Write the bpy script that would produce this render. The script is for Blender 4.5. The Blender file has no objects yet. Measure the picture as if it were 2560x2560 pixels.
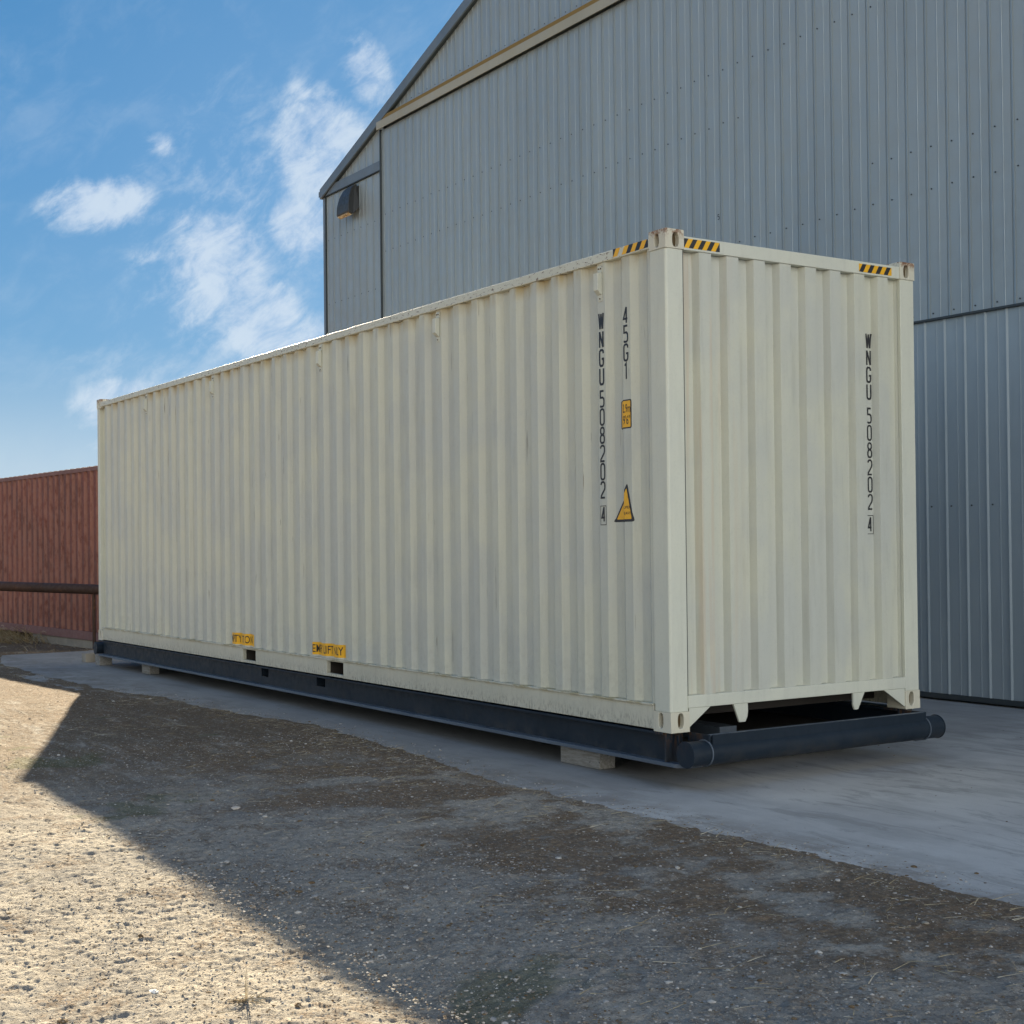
import bpy, bmesh, math, random
import numpy as np
from mathutils import Vector, Matrix
random.seed(7); RNG = np.random.default_rng(11)
R = math.radians
SC = bpy.context.scene; COL = SC.collection

# ------------------------------------------------------------------ camera
cam = bpy.data.cameras.new('camera'); camo = bpy.data.objects.new('camera', cam); COL.objects.link(camo)
CP = Vector((7.12314, -6.07073, 1.24393)); yaw, pit, rol = 2.58068917, 0.01077052, -0.01038432
fw = Vector((math.cos(yaw)*math.cos(pit), math.sin(yaw)*math.cos(pit), math.sin(pit)))
rt = Vector((math.sin(yaw), -math.cos(yaw), 0)); up = rt.cross(fw)
rt2 = rt*math.cos(rol)+up*math.sin(rol); up2 = -rt*math.sin(rol)+up*math.cos(rol)
camo.matrix_world = Matrix(((rt2.x, up2.x, -fw.x, CP.x), (rt2.y, up2.y, -fw.y, CP.y), (rt2.z, up2.z, -fw.z, CP.z), (0, 0, 0, 1)))
cam.sensor_fit = 'HORIZONTAL'; cam.sensor_width = 36; cam.lens = 36*3499.577/2560
cam.shift_x = 118.148/2560; cam.shift_y = 48.129/2560
cam.clip_start = .05; cam.clip_end = 3000
SC.camera = camo
SC.render.resolution_x = SC.render.resolution_y = 1024

# ------------------------------------------------------------------ sun and sky
SUN_AZ, SUN_EL = R(159.4), R(20.2)
sl = bpy.data.lights.new('sun', 'SUN'); sl.energy = 5.0; sl.angle = R(.55); sl.color = (1, .86, .63)
so = bpy.data.objects.new('sun', sl); COL.objects.link(so); so.location = (-20, 10, 20)
sd = Vector((math.cos(SUN_AZ)*math.cos(SUN_EL), math.sin(SUN_AZ)*math.cos(SUN_EL), math.sin(SUN_EL)))
so.rotation_euler = sd.to_track_quat('Z', 'Y').to_euler()
SC.view_settings.view_transform = 'Standard'; SC.view_settings.look = 'None'
SC.view_settings.gamma = 1; SC.view_settings.use_curve_mapping = False
SC.view_settings.exposure = 2.05

class NT:
    def __init__(s, nt): s.nt = nt; s.n = nt.nodes; s.l = nt.links
    def put(s, sock, v):
        if isinstance(v, bpy.types.NodeSocket): s.l.new(v, sock)
        elif v is not None: sock.default_value = v
    def node(s, t, ins=None, **kw):
        n = s.n.new(t)
        for k, v in kw.items(): setattr(n, k, v)
        for k, v in (ins or {}).items(): s.put(n.inputs[k], v)
        return n
    def m(s, op, a, b=None, c=None, clamp=False):
        n = s.node('ShaderNodeMath', operation=op, use_clamp=clamp); s.put(n.inputs[0], a)
        if b is not None: s.put(n.inputs[1], b)
        if c is not None: s.put(n.inputs[2], c)
        return n.outputs[0]
    def mr(s, v, a, b, c=0., d=1., smooth=True):
        n = s.node('ShaderNodeMapRange', {'Value': v, 'From Min': a, 'From Max': b, 'To Min': c, 'To Max': d})
        if smooth: n.interpolation_type = 'SMOOTHSTEP'
        return n.outputs[0]
    def mix(s, f, a, b, mode='MIX'):
        n = s.node('ShaderNodeMix', data_type='RGBA', blend_type=mode)
        s.put(n.inputs[0], f)
        for i, v in ((6, a), (7, b)):
            if isinstance(v, tuple) and len(v) == 3: v = v+(1,)
            s.put(n.inputs[i], v)
        return n.outputs[2]
    def noise(s, vec, scale, detail=4, rough=.5, dist=0.):
        return s.node('ShaderNodeTexNoise', {'Vector': vec, 'Scale': scale, 'Detail': detail, 'Roughness': rough, 'Distortion': dist}).outputs['Fac']
    def map(s, vec, scale=(1, 1, 1), loc=(0, 0, 0)):
        return s.node('ShaderNodeMapping', {'Vector': vec, 'Scale': scale, 'Location': loc}).outputs[0]
    def ramp(s, v, pts):
        n = s.node('ShaderNodeValToRGB', {'Fac': v}); e = n.color_ramp.elements
        while len(e) < len(pts): e.new(.5)
        for el, (p, c) in zip(e, pts): el.position = p; el.color = tuple(c)+(1,)
        return n.outputs[0]

world = bpy.data.worlds.new('World'); SC.world = world; world.use_nodes = True
w = NT(world.node_tree); w.n.clear()
tc = w.node('ShaderNodeTexCoord').outputs['Generated']
sx = w.node('ShaderNodeSeparateXYZ', {0: tc})
az = w.m('MULTIPLY', w.m('ARCTAN2', sx.outputs[1], sx.outputs[0]), 57.2958)      # degrees round the horizon
el = w.m('MULTIPLY', w.m('ARCSINE', sx.outputs[2]), 57.2958)                     # degrees above it
grad = w.ramp(w.mr(el, 0, 90, 0, 1, False), [(0, (.46, .61, .73)), (.033, (.38, .55, .70)), (.09, (.14, .36, .62)), (.165, (.080, .285, .57)), (.25, (.050, .235, .51)), (.5, (.06, .19, .45)), (1, (.07, .18, .43))])
# paler toward the north-east side (right of the view), deeper to the left
side = w.mr(az, 168, 148, 0, 1)
side = w.m('MULTIPLY', side, w.mr(az, 120, 146, .0, 1))
side = w.m('MULTIPLY', side, w.mr(el, 40, 6, 0, 1))
grad = w.mix(w.m('MULTIPLY', side, .42), grad, (.27, .50, .78))
cv = w.node('ShaderNodeCombineXYZ', {0: w.m('MULTIPLY', az, .1), 1: w.m('MULTIPLY', el, .1), 2: 0.}).outputs[0]
n1 = w.noise(cv, 3.2, 8, .62, .3); n2 = w.noise(cv, 9., 6, .6, .2); n3 = w.noise(w.map(cv, (1, 1.6, 1), (3, 1, 0)), 1.3, 8, .62, .5)
# cumulus banks: (azimuth, elevation, half width, half height, tilt, density)
BL = [(162.4, 13.5, 2.3, 1.05, 8, .95), (160.0, 15.8, .75, .55, 0, .6), (157.6, 11.6, 2.0, 1.9, -35, 1.0), (156.1, 9.3, 1.9, 1.7, -55, 1.0), (159.5, 11.0, 2.3, 1.1, -20, .5),
      (153.4, 15.6, 2.1, 2.6, 25, 1.0), (154.4, 12.8, 1.5, 1.3, -30, .95), (151.7, 18.8, 1.1, 1.4, 30, .8), (154.3, 17.9, .8, .7, -40, .55), (161.6, 5.8, 2.0, 1.1, 5, .9),
      (154.5, 8.0, 2.6, 1.5, 0, .8), (149.5, 17, 2, 2, 0, .6), (157.6, 10.4, 3.6, 3.0, -45, .62), (153.2, 14.6, 2.6, 4.0, 15, .66), (161.2, 5.2, 3.2, 2.0, 5, .5), (158.6, 12.9, 2.8, 1.0, -12, .52), (156.6, 13.0, 6.0, 6.5, -45, .36), (160.5, 6.0, 5.0, 3.0, 0, .36)]
tot = None
for (a0, e0, ra, re, tilt, dn) in BL:
    ct, st = math.cos(R(tilt)), math.sin(R(tilt))
    dx = w.m('SUBTRACT', a0, az); dy = w.m('SUBTRACT', el, e0)
    u = w.m('DIVIDE', w.m('ADD', w.m('MULTIPLY', dx, ct), w.m('MULTIPLY', dy, st)), ra)
    v = w.m('DIVIDE', w.m('SUBTRACT', w.m('MULTIPLY', dy, ct), w.m('MULTIPLY', dx, st)), re)
    d = w.m('SQRT', w.m('ADD', w.m('MULTIPLY', u, u), w.m('MULTIPLY', v, v)))
    b = w.m('MULTIPLY', w.m('MAXIMUM', w.m('SUBTRACT', 1.45, d), 0.), dn)
    tot = b if tot is None else w.m('MAXIMUM', tot, b)
rv = w.node('ShaderNodeVectorRotate', {'Vector': cv, 'Angle': R(38)}, rotation_type='Z_AXIS').outputs[0]
rv = w.map(rv, (1, 1.9, 1), (4, 2, 0))
n4 = w.noise(rv, 4.6, 9, .62, .5); n6 = w.noise(rv, 17., 6, .7, .5)
f = w.m('ADD', w.m('MINIMUM', tot, .84), w.m('MULTIPLY', w.m('SUBTRACT', n1, .5), 1.6))
f = w.m('ADD', f, w.m('MULTIPLY', w.m('SUBTRACT', n4, .5), 2.1))
f = w.m('ADD', f, w.m('MULTIPLY', w.m('SUBTRACT', n6, .5), .6))
f = w.m('MULTIPLY', w.mr(f, .06, 1.15), w.mr(tot, .0, .6))
wisp = w.m('MULTIPLY', w.mr(w.m('ADD', w.m('MULTIPLY', n3, .6), w.m('MULTIPLY', n4, .4)), .46, .72), w.mr(el, 60, 12, .10, .17))
low = w.mr(el, 7, 0, 0, .42)
allc = w.m('MAXIMUM', w.m('MULTIPLY', f, .90), w.m('MAXIMUM', wisp, low))
ccol = w.mix(w.mr(w.m('ADD', w.m('MULTIPLY', n1, .5), w.m('MULTIPLY', n4, .5)), .38, .62), (.50, .62, .80), (.60, .71, .83))
col = w.mix(allc, grad, ccol)
sky = w.node('ShaderNodeTexSky', sky_type='NISHITA', sun_disc=False, sun_elevation=SUN_EL, sun_rotation=R(90)-SUN_AZ, air_density=1., dust_density=.2, ozone_density=2.)
# the NISHITA sky gives a share of the light, the coloured dome with its clouds the rest
# unseen bright cloud bank added behind the camera (south-east) to fill the shaded walls
def toward(a):
    return w.m('ADD', w.m('MULTIPLY', sx.outputs[0], math.cos(R(a))), w.m('MULTIPLY', sx.outputs[1], math.sin(R(a))))
lowel = w.mr(el, 56, 16)
fill_deck = w.m('MULTIPLY', w.mr(toward(-45), -.25, .80), lowel)
n5 = w.noise(w.map(tc, (1, 1, 2.2)), 2.4, 6, .6, .4)
col = w.mix(fill_deck, col, w.mix(w.mr(n5, .35, .65), (.52, .58, .62), (1.0, 1.02, 1.0)))
bright = w.m('MULTIPLY', w.mr(toward(0), .45, .97), lowel)  # extra bright lobe added out of view to light the end wall
col = w.mix(bright, col, w.mix(w.mr(n5, .3, .6), (2.0, 2.1, 2.1), (2.9, 2.95, 2.9)))
colb = w.mix(1., col, (2.54, 2.54, 2.54), 'MULTIPLY')
skyl = w.mix(.015, colb, sky.outputs[0])
bg = w.node('ShaderNodeBackground', {'Color': skyl, 'Strength': .095})
w.l.new(bg.outputs[0], w.node('ShaderNodeOutputWorld').inputs[0])

# ------------------------------------------------------------------ helpers
G = -.373       # slab level
def tag(o, label=None, cat=None, group=None, kind=None):
    for k, v in (('label', label), ('category', cat), ('group', group), ('kind', kind)):
        if v: o[k] = v
    return o
def empty(name, loc, label, cat, group=None):
    o = bpy.data.objects.new(name, None); COL.objects.link(o); o.location = loc; o.empty_display_size = .3
    o['wl'] = 0; del o['wl']
    return tag(o, label, cat, group)
def origin(p):
    v = Vector((0, 0, 0))
    while p is not None: v += p.location; p = p.parent
    return v
def link(name, me, mat, parent=None, bevel=0, smooth=False):
    o = bpy.data.objects.new(name, me); COL.objects.link(o)
    mats = mat if isinstance(mat, (list, tuple)) else [mat]
    for m in mats: me.materials.append(m)
    if parent is not None:
        o.parent = parent; me.transform(Matrix.Translation(-origin(parent)))
    if smooth: me.shade_smooth()
    if bevel:
        b = o.modifiers.new('bevel', 'BEVEL'); b.width = bevel; b.segments = 2; b.limit_method = 'ANGLE'; b.angle_limit = R(40) if name not in ('side_wall', 'end_wall') else R(20); b.harden_normals = False
    return o
class MB:
    """collects shapes in world coordinates, links them as ONE mesh object"""
    def __init__(s): s.v = []; s.f = []; s.mi = []
    def add(s, vs, fs, mi=0):
        o = len(s.v); s.v += [tuple(p) for p in vs]; s.f += [tuple(i+o for i in f) for f in fs]; s.mi += [mi]*len(fs); return s
    def box(s, x0, x1, y0, y1, z0, z1, mi=0, rot=None):
        vs = [Vector((x, y, z)) for z in (z0, z1) for y in (y0, y1) for x in (x0, x1)]
        if rot is not None:
            c = Vector(((x0+x1)/2, (y0+y1)/2, (z0+z1)/2)); vs = [c+rot@(p-c) for p in vs]
        return s.add(vs, [(0, 2, 3, 1), (4, 5, 7, 6), (0, 1, 5, 4), (2, 6, 7, 3), (0, 4, 6, 2), (1, 3, 7, 5)], mi)
    def tube(s, a, b, r, n=24, r2=None, caps=True, zs=1., mi=0):
        a, b = Vector(a), Vector(b); d = (b-a).normalized(); r2 = r if r2 is None else r2
        h = Vector((0, 0, 1)) if abs(d.z) < .9 else Vector((1, 0, 0)); p = d.cross(h).normalized(); q = p.cross(d)
        vs = []
        for c, rr in ((a, r), (b, r2)):
            for i in range(n):
                t = 2*math.pi*i/n; o = (p*math.cos(t)+q*math.sin(t))*rr; o.z *= zs; vs.append(c+o)
        fs = [(i, (i+1) % n, n+(i+1) % n, n+i) for i in range(n)]
        if caps: fs += [tuple(range(n-1, -1, -1)), tuple(range(n, 2*n))]
        return s.add(vs, fs, mi)
    def prism(s, poly, axis, a, b, mi=0):
        """poly of (u,v) extruded along axis x/y/z from a to b"""
        def P(u, v, t): return {'x': (t, u, v), 'y': (u, t, v), 'z': (u, v, t)}[axis]
        n = len(poly); vs = [P(u, v, a) for u, v in poly]+[P(u, v, b) for u, v in poly]
        fs = [tuple(range(n-1, -1, -1)), tuple(range(n, 2*n))]+[(i, (i+1) % n, n+(i+1) % n, n+i) for i in range(n)]
        return s.add(vs, fs, mi)
    def mesh(s, name='m'):
        me = bpy.data.meshes.new(name); me.from_pydata(s.v, [], s.f)
        if any(s.mi): me.polygons.foreach_set('material_index', s.mi)
        bm = bmesh.new(); bm.from_mesh(me); bmesh.ops.recalc_face_normals(bm, faces=bm.faces); bm.to_mesh(me); bm.free()
        return me
    def build(s, name, mat, parent=None, bevel=0, smooth=False, smooth_angle=None):
        o = link(name, s.mesh(name), mat, parent, bevel)
        if smooth_angle: o.data.shade_smooth(); o.data.set_sharp_from_angle(angle=R(smooth_angle))
        return o

# ------------------------------------------------------------------ materials
def mat(name, base, rough=.5, metal=0., spec=.5):
    m = bpy.data.materials.new(name); m.use_nodes = True; t = NT(m.node_tree)
    p = m.node_tree.nodes['Principled BSDF']
    p.inputs['Base Color'].default_value = tuple(base)+(1,); p.inputs['Roughness'].default_value = rough
    p.inputs['Metallic'].default_value = metal; p.inputs['Specular IOR Level'].default_value = spec
    return m, t, p
def pos(t): return t.node('ShaderNodeNewGeometry').outputs['Position']
def bump(t, p, h, strength=.3, dist=.01):
    b = t.node('ShaderNodeBump', {'Height': h, 'Strength': strength, 'Distance': dist}); t.l.new(b.outputs[0], p.inputs['Normal'])

def paint(name, c1, c2, rust_amt=.0, rust_lo=.70, streak=(5, 5, .5), dirt=.15, rough=.42, extra=None, dents=True):
    """weathered container paint: mottled coat, run-off streaks, rust spots"""
    m, t, p = mat(name, c1, rough); P = pos(t)
    c = t.mix(t.mr(t.noise(P, 1.1, 5, .6), .38, .62), c1, c2)
    st = t.noise(t.map(P, streak), 3., 5, .65)
    c = t.mix(t.m('MULTIPLY', t.mr(st, .48, .75), dirt), c, tuple(x*.62 for x in c1))
    fn = t.noise(P, 55, 3, .6)
    c = t.mix(t.m('MULTIPLY', t.mr(fn, .5, .75), .10), c, tuple(x*.5 for x in c1))
    if rust_amt:
        r = t.m('ADD', t.m('MULTIPLY', t.noise(P, 9, 6, .7), .65), t.m('MULTIPLY', t.noise(t.map(P, (1, 1, .35)), 34, 4, .7), .35))
        rm = t.m('MULTIPLY', t.mr(r, rust_lo-.05, rust_lo+.03), rust_amt)
        rc = t.mix(t.noise(P, 70, 2, .5), (.10, .035, .012), (.26, .10, .035))
        c = t.mix(rm, c, rc)
        p.inputs['Roughness'].default_value = rough
    if extra: c = extra(t, P, c)
    t.l.new(c, p.inputs['Base Color'])
    t.l.new(t.mr(t.noise(P, 14, 4, .6), .3, .7, rough-.08, rough+.14), p.inputs['Roughness'])
    h = t.m('ADD', t.m('MULTIPLY', t.noise(P, 3., 2, .5), 1.), t.m('MULTIPLY', t.noise(P, 90, 2, .6), .03))
    bump(t, p, h, .5 if dents else .2, .02)
    return m
CREAM, CREAM2 = (.580, .572, .462), (.525, .527, .458)
def side_extra(t, P, c):
    s = t.node('ShaderNodeSeparateXYZ', {0: P})
    # splash dirt low on the panel, rusty weep and painted-in ochre shade under the top rail, a few scrape lines
    low = t.m('MULTIPLY', t.mr(s.outputs[2], .75, .15), t.mr(t.noise(P, 20, 5, .7), .45, .7))
    c = t.mix(t.m('MULTIPLY', low, .22), c, (.30, .27, .21))
    top = t.m('MULTIPLY', t.mr(s.outputs[2], 3.10, 3.235), t.mr(t.noise(t.map(P, (1, 1, .15)), 7, 4, .6), .35, .7))
    c = t.mix(t.m('MULTIPLY', top, .80), c, (.42, .30, .10))
    sc = t.noise(t.map(P, (30, 30, 1.1)), 1.6, 3, .5)
    c = t.mix(t.m('MULTIPLY', t.mr(sc, .695, .725), t.mr(t.noise(P, .9, 2), .45, .58)), c, (.16, .13, .09))
    return c
def end_extra(t, P, c):
    s = t.node('ShaderNodeSeparateXYZ', {0: P})
    wv = t.m('MULTIPLY', t.mr(s.outputs[1], .95, .2), t.mr(t.noise(t.map(P, (1, 9, .25)), 1.8, 4, .6), .48, .66))
    return t.mix(t.m('MULTIPLY', wv, .26), c, (.56, .34, .17))
M_SIDE = paint('cream_panel_paint', CREAM, CREAM2, .55, .745, extra=side_extra, dirt=.28)
M_END = paint('cream_end_paint', CREAM, CREAM2, .25, .76, extra=end_extra, dirt=.30)
M_POST = paint('cream_post_paint', (.64, .635, .52), (.60, .60, .505), .35, .74, dirt=.2)
def rail_extra(t, P, c):
    s = t.node('ShaderNodeSeparateXYZ', {0: P})
    k = t.noise(t.map(P, (3, 1, 9)), 6, 5, .75)
    return t.mix(t.mr(k, .575, .605), c, (.11, .05, .025))
M_RAIL = paint('cream_top_rail_paint', (.63, .62, .51), (.60, .59, .48), .5, .72, extra=rail_extra, dirt=.2)
def sill_extra(t, P, c):
    s = t.node('ShaderNodeSeparateXYZ', {0: P})
    k = t.m('MULTIPLY', t.mr(s.outputs[2], .14, .01), t.mr(t.noise(t.map(P, (3, 3, 1)), 22, 5, .75), .45, .66))
    c = t.mix(t.m('MULTIPLY', k, .75), c, (.20, .18, .14))
    k2 = t.m('MULTIPLY', t.mr(s.outputs[2], .13, .19), t.mr(t.noise(t.map(P, (1, 1, 3)), 5, 4, .7), .45, .6))
    return t.mix(t.m('MULTIPLY', k2, .85), c, (.33, .26, .10))
M_SILL = paint('cream_bottom_rail_paint', (.60, .57, .45), (.55, .53, .42), .5, .70, extra=sill_extra, dirt=.35)
def cast_extra(t, P, c):
    s = t.node('ShaderNodeSeparateXYZ', {0: P})
    k = t.m('MULTIPLY', t.mr(s.outputs[2], 3.27, 3.35), t.mr(t.noise(P, 16, 5, .75), .42, .56))
    return t.mix(k, c, (.20, .075, .025))
M_CAST = paint('cream_casting_paint', (.64, .60, .47), (.60, .56, .44), .8, .66, extra=cast_extra, dirt=.3)
M_HOLE = mat('rusty_shade_socket', (.085, .055, .022), .85)[0]  # rust tone darkened, with the inner shade of the casting holes painted in
M_DARKUNDER = mat('added_plate_dark', (.035, .028, .022), .8)[0]
M_GASKET = mat('joint_sealant', (.06, .06, .055), .6)[0]
M_BLACK = mat('black_lettering', (.018, .018, .020), .45)[0]
def sticker(name, col):
    m, t, p = mat(name, col, .4); P = pos(t)
    c = t.mix(t.m('MULTIPLY', t.mr(t.noise(P, 30, 4, .7), .52, .72), .35), col, tuple(x*.55 for x in col)); t.l.new(c, p.inputs['Base Color']); return m
M_YEL = sticker('yellow_sticker', (.86, .44, .012)); M_STKBLK = sticker('black_sticker', (.016, .017, .022))
def navy_extra(t, P, c):
    s = t.node('ShaderNodeSeparateXYZ', {0: P})
    near = t.m('MULTIPLY', t.mr(t.m('ABSOLUTE', t.m('ADD', s.outputs[0], .03)), .22, .08), t.mr(s.outputs[2], -.17, -.03))
    k = t.m('MULTIPLY', near, t.mr(t.noise(t.map(P, (1, 1, .3)), 30, 5, .7), .42, .6))
    c = t.mix(t.m('MULTIPLY', k, .8), c, (.085, .045, .022))
    d = t.m('MULTIPLY', t.mr(s.outputs[2], -.08, -.22), t.mr(t.noise(P, 7, 6, .7), .42, .66))
    c = t.mix(t.m('MULTIPLY', d, .55), c, (.07, .065, .058))
    sc = t.mr(t.noise(t.map(P, (2, 14, 30)), 3, 5, .75), .68, .72)
    return t.mix(t.m('MULTIPLY', sc, .5), c, (.12, .13, .14))
M_NAVY = paint('navy_steel_paint', (.012, .020, .030), (.016, .025, .037), .35, .74, dirt=.3, rough=.42, extra=navy_extra)
M_NAVY.node_tree.nodes['Principled BSDF'].inputs['Specular IOR Level'].default_value = .22
M_NAVYEDGE = paint('dusty_steel_paint', (.110, .135, .165), (.085, .105, .13), .2, .74, dirt=.3, rough=.5)

def barn_mat(name, c1, c2, rough=.38, metal=.35):
    m, t, p = mat(name, c1, rough, metal); P = pos(t)
    c = t.mix(t.mr(t.noise(t.map(P, (1, 1, .35)), .8, 5, .6), .35, .65), c1, c2)
    c = t.mix(t.m('MULTIPLY', t.mr(t.noise(t.map(P, (9, 9, .5)), 2.2, 4, .6), .5, .8), .22), c, tuple(x*.7 for x in c1))
    t.l.new(c, p.inputs['Base Color'])
    t.l.new(t.mr(t.noise(P, 5, 4, .6), .3, .7, rough-.07, rough+.12), p.inputs['Roughness'])
    bump(t, p, t.m('ADD', t.noise(t.map(P, (1, 1, .4)), 2.2, 2, .5), t.m('MULTIPLY', t.noise(P, 40, 2), .02)), .35, .02)
    return m
M_BARN = barn_mat('grey_sheet_metal', (.335, .375, .385), (.30, .34, .355))
M_BARNLOW = barn_mat('blue_grey_sheet_metal', (.33, .385, .415), (.29, .345, .38), .42, .2)
M_TRIM = barn_mat('slate_trim', (.15, .185, .22), (.125, .16, .195), .45, .1)
M_TRIMD = mat('dark_trim', (.035, .045, .05), .5)[0]
M_BEIGE = barn_mat('beige_flashing', (.36, .345, .28), (.32, .305, .24), .5, 0)
M_BROWN = mat('brown_track_gap', (.24, .15, .035), .7)[0]
M_LAMP = paint('bronze_lamp_housing', (.035, .036, .036), (.045, .043, .040), dirt=.2, rough=.45, dents=False)
ml, tl_, pl_ = mat('amber_lens', (.75, .50, .24), .15); pl_.inputs['Coat Weight'].default_value = .5; M_LENS = ml
vv = tl_.noise(tl_.map(pos(tl_), (1, 1, 1)), 30, 2, .5); tl_.l.new(tl_.mix(tl_.mr(vv, .4, .6), (.80, .62, .36), (.35, .20, .07)), pl_.inputs['Base Color'])
def red_extra(t, P, c):
    s = t.node('ShaderNodeSeparateXYZ', {0: P})
    k = t.m('MULTIPLY', t.mr(s.outputs[2], .2, -.25), t.mr(t.noise(P, 6, 5, .7), .45, .62))
    c = t.mix(t.m('MULTIPLY', k, .7), c, (.09, .030, .018))
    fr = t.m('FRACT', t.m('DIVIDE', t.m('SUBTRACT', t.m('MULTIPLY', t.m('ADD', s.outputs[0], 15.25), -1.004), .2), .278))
    slope_light = t.m('MULTIPLY', t.mr(fr, .46, .50), t.mr(fr, .63, .60)); slope_light = t.m('MULTIPLY', slope_light, t.mr(t.noise(t.map(P, (3, 3, 1)), 4, 4, .6), .3, .55))
    c = t.mix(t.m('MULTIPLY', slope_light, .6), c, (.36, .165, .115))          # rib slopes painted lighter, as if lit from the side
    k = t.mr(t.noise(t.map(P, (14, 14, .8)), 1.5, 4, .6), .60, .72)
    return t.mix(t.m('MULTIPLY', k, .5), c, (.30, .15, .11))
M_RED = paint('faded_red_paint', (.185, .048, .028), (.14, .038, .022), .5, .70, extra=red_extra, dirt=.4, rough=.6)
M_REDRAIL = paint('chalky_red_rail', (.22, .105, .088), (.19, .09, .075), .6, .68, dirt=.4, rough=.65)
M_RUSTPIPE = paint('rusty_pipe_coat', (.050, .022, .012), (.036, .017, .010), .4, .6, dirt=.3, rough=.7)
def concrete(name, c1, c2, sc=1.):
    m, t, p = mat(name, c1, .85, 0., .22); P = pos(t)
    c = t.mix(t.mr(t.noise(P, .9*sc, 6, .6), .35, .65), c1, c2)
    c = t.mix(t.m('MULTIPLY', t.mr(t.noise(t.map(P, (.5, 1.8, 1)), 2.2, 6, .65, .4),   .46, .66), .55), c, tuple(x*.62 for x in c1))
    c = t.mix(t.m('MULTIPLY', t.mr(t.noise(P, 160, 2, .6), .5, .8), .3), c, tuple(x*.5 for x in c1))
    if sc == 1.:
        q = t.node('ShaderNodeSeparateXYZ', {0: P})
        film = t.m('ADD', t.mr(q.outputs[0], 2.2, -2.5), t.m('MULTIPLY', t.m('SUBTRACT', t.noise(P, .7, 6, .65), .5), 1.6))
        c = t.mix(t.mr(film, .1, 1.0, 0, .62), c, (.17, .165, .155))
        st = t.noise(t.map(P, (.8, 2.6, 1)), 1.7, 7, .7, .8)
        c = t.mix(t.m('MULTIPLY', t.mr(st, .53, .60), .38), c, (.20, .19, .175))
        edge_ = t.m('MULTIPLY', t.mr(q.outputs[1], -.1, -.75), t.mr(t.noise(P, 4, 7, .72), .42, .62))
        c = t.mix(t.m('MULTIPLY', edge_, .5), c, (.16, .125, .09))
        if 0: vor = t.node('ShaderNodeTexVoronoi', {'Vector': t.mix(.12, P, t.node('ShaderNodeTexNoise', {'Vector': P, 'Scale': 2.5}).outputs['Color']), 'Scale': .42}, feature='DISTANCE_TO_EDGE').outputs['Distance']
        if 0: c = t.mix(t.mr(vor, .0035, .001, 0, .6), c, (.08, .075, .07))
    c = t.mix(t.mr(t.noise(P, 11, 3, .6), .735, .76), c, tuple(x*.3 for x in c1))      # small stains
    t.l.new(c, p.inputs['Base Color'])
    bump(t, p, t.m('ADD', t.noise(P, 120, 3, .6), t.m('MULTIPLY', t.noise(P, 12, 4, .6), 2.)), .35, .004)
    return m
M_SLAB = concrete('worn_concrete', (.54, .52, .48), (.44, .42, .39))
M_FOOT = concrete('pale_footing_concrete', (.34, .30, .24), (.26, .23, .19), 2)
def wood():
    m, t, p = mat('weathered_timber', (.3, .25, .19), .8); P = pos(t)
    g = t.noise(t.map(P, (3, 26, 26)), 2.5, 5, .7)
    c = t.mix(t.mr(g, .35, .65), (.30, .285, .255), (.19, .17, .14)); c = t.mix(t.mr(t.noise(P, 25, 4, .7), .6, .68), c, (.07, .06, .05))
    t.l.new(c, p.inputs['Base Color']); bump(t, p, g, .5, .006); return m
M_WOOD = wood()

# ------------------------------------------------------------------ glyphs
GL = {'W': [[(.04, 1), (.24, 0)], [(.5, .96), (.27, 0)], [(.5, .96), (.74, 0)], [(.96, 1), (.77, 0)]], 'N': [[(.06, 0), (.06, 1)], [(.08, 1), (.92, 0)], [(.94, 0), (.94, 1)]],
      'G': [[(1, .78), (.95, .93), (.75, 1), (.25, 1), (.06, .92), (0, .8), (0, .2), (.06, .08), (.25, 0), (.75, 0), (.94, .08), (1, .2), (1, .44), (.55, .44)]],
      'U': [[(0, 1), (0, .2), (.06, .08), (.25, 0), (.75, 0), (.94, .08), (1, .2), (1, 1)]],
      '5': [[(.95, 1), (.08, 1), (.08, .58), (.7, .58), (.93, .5), (1, .4), (1, .16), (.9, .05), (.7, 0), (.2, 0), (0, .06)]],
      '0': [[(.3, 0), (.7, 0), (.94, .08), (1, .2), (1, .8), (.94, .92), (.7, 1), (.3, 1), (.06, .92), (0, .8), (0, .2), (.06, .08), (.3, 0)]],
      '8': [[(.5, .54), (.85, .6), (.95, .7), (.95, .86), (.8, .97), (.5, 1), (.2, .97), (.05, .86), (.05, .7), (.15, .6), (.5, .54)], [(.5, .54), (.88, .46), (1, .36), (1, .14), (.85, .03), (.5, 0), (.15, .03), (0, .14), (0, .36), (.12, .46), (.5, .54)]],
      '2': [[(0, .82), (.05, .93), (.3, 1), (.7, 1), (.94, .93), (1, .82), (1, .66), (.9, .52), (.05, .12), (0, 0), (1, 0)]],
      '4': [[(1, .27), (0, .27), (.68, 1)], [(.72, 1.0), (.72, 0)]], '1': [[(.2, .84), (.55, 1), (.55, 0)]],
      '#': [[(-.42, -.14), (1.42, -.14), (1.42, 1.14), (-.42, 1.14), (-.42, -.14)]],
      'q': [[(0, 1), (0, .6)]]}
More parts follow.
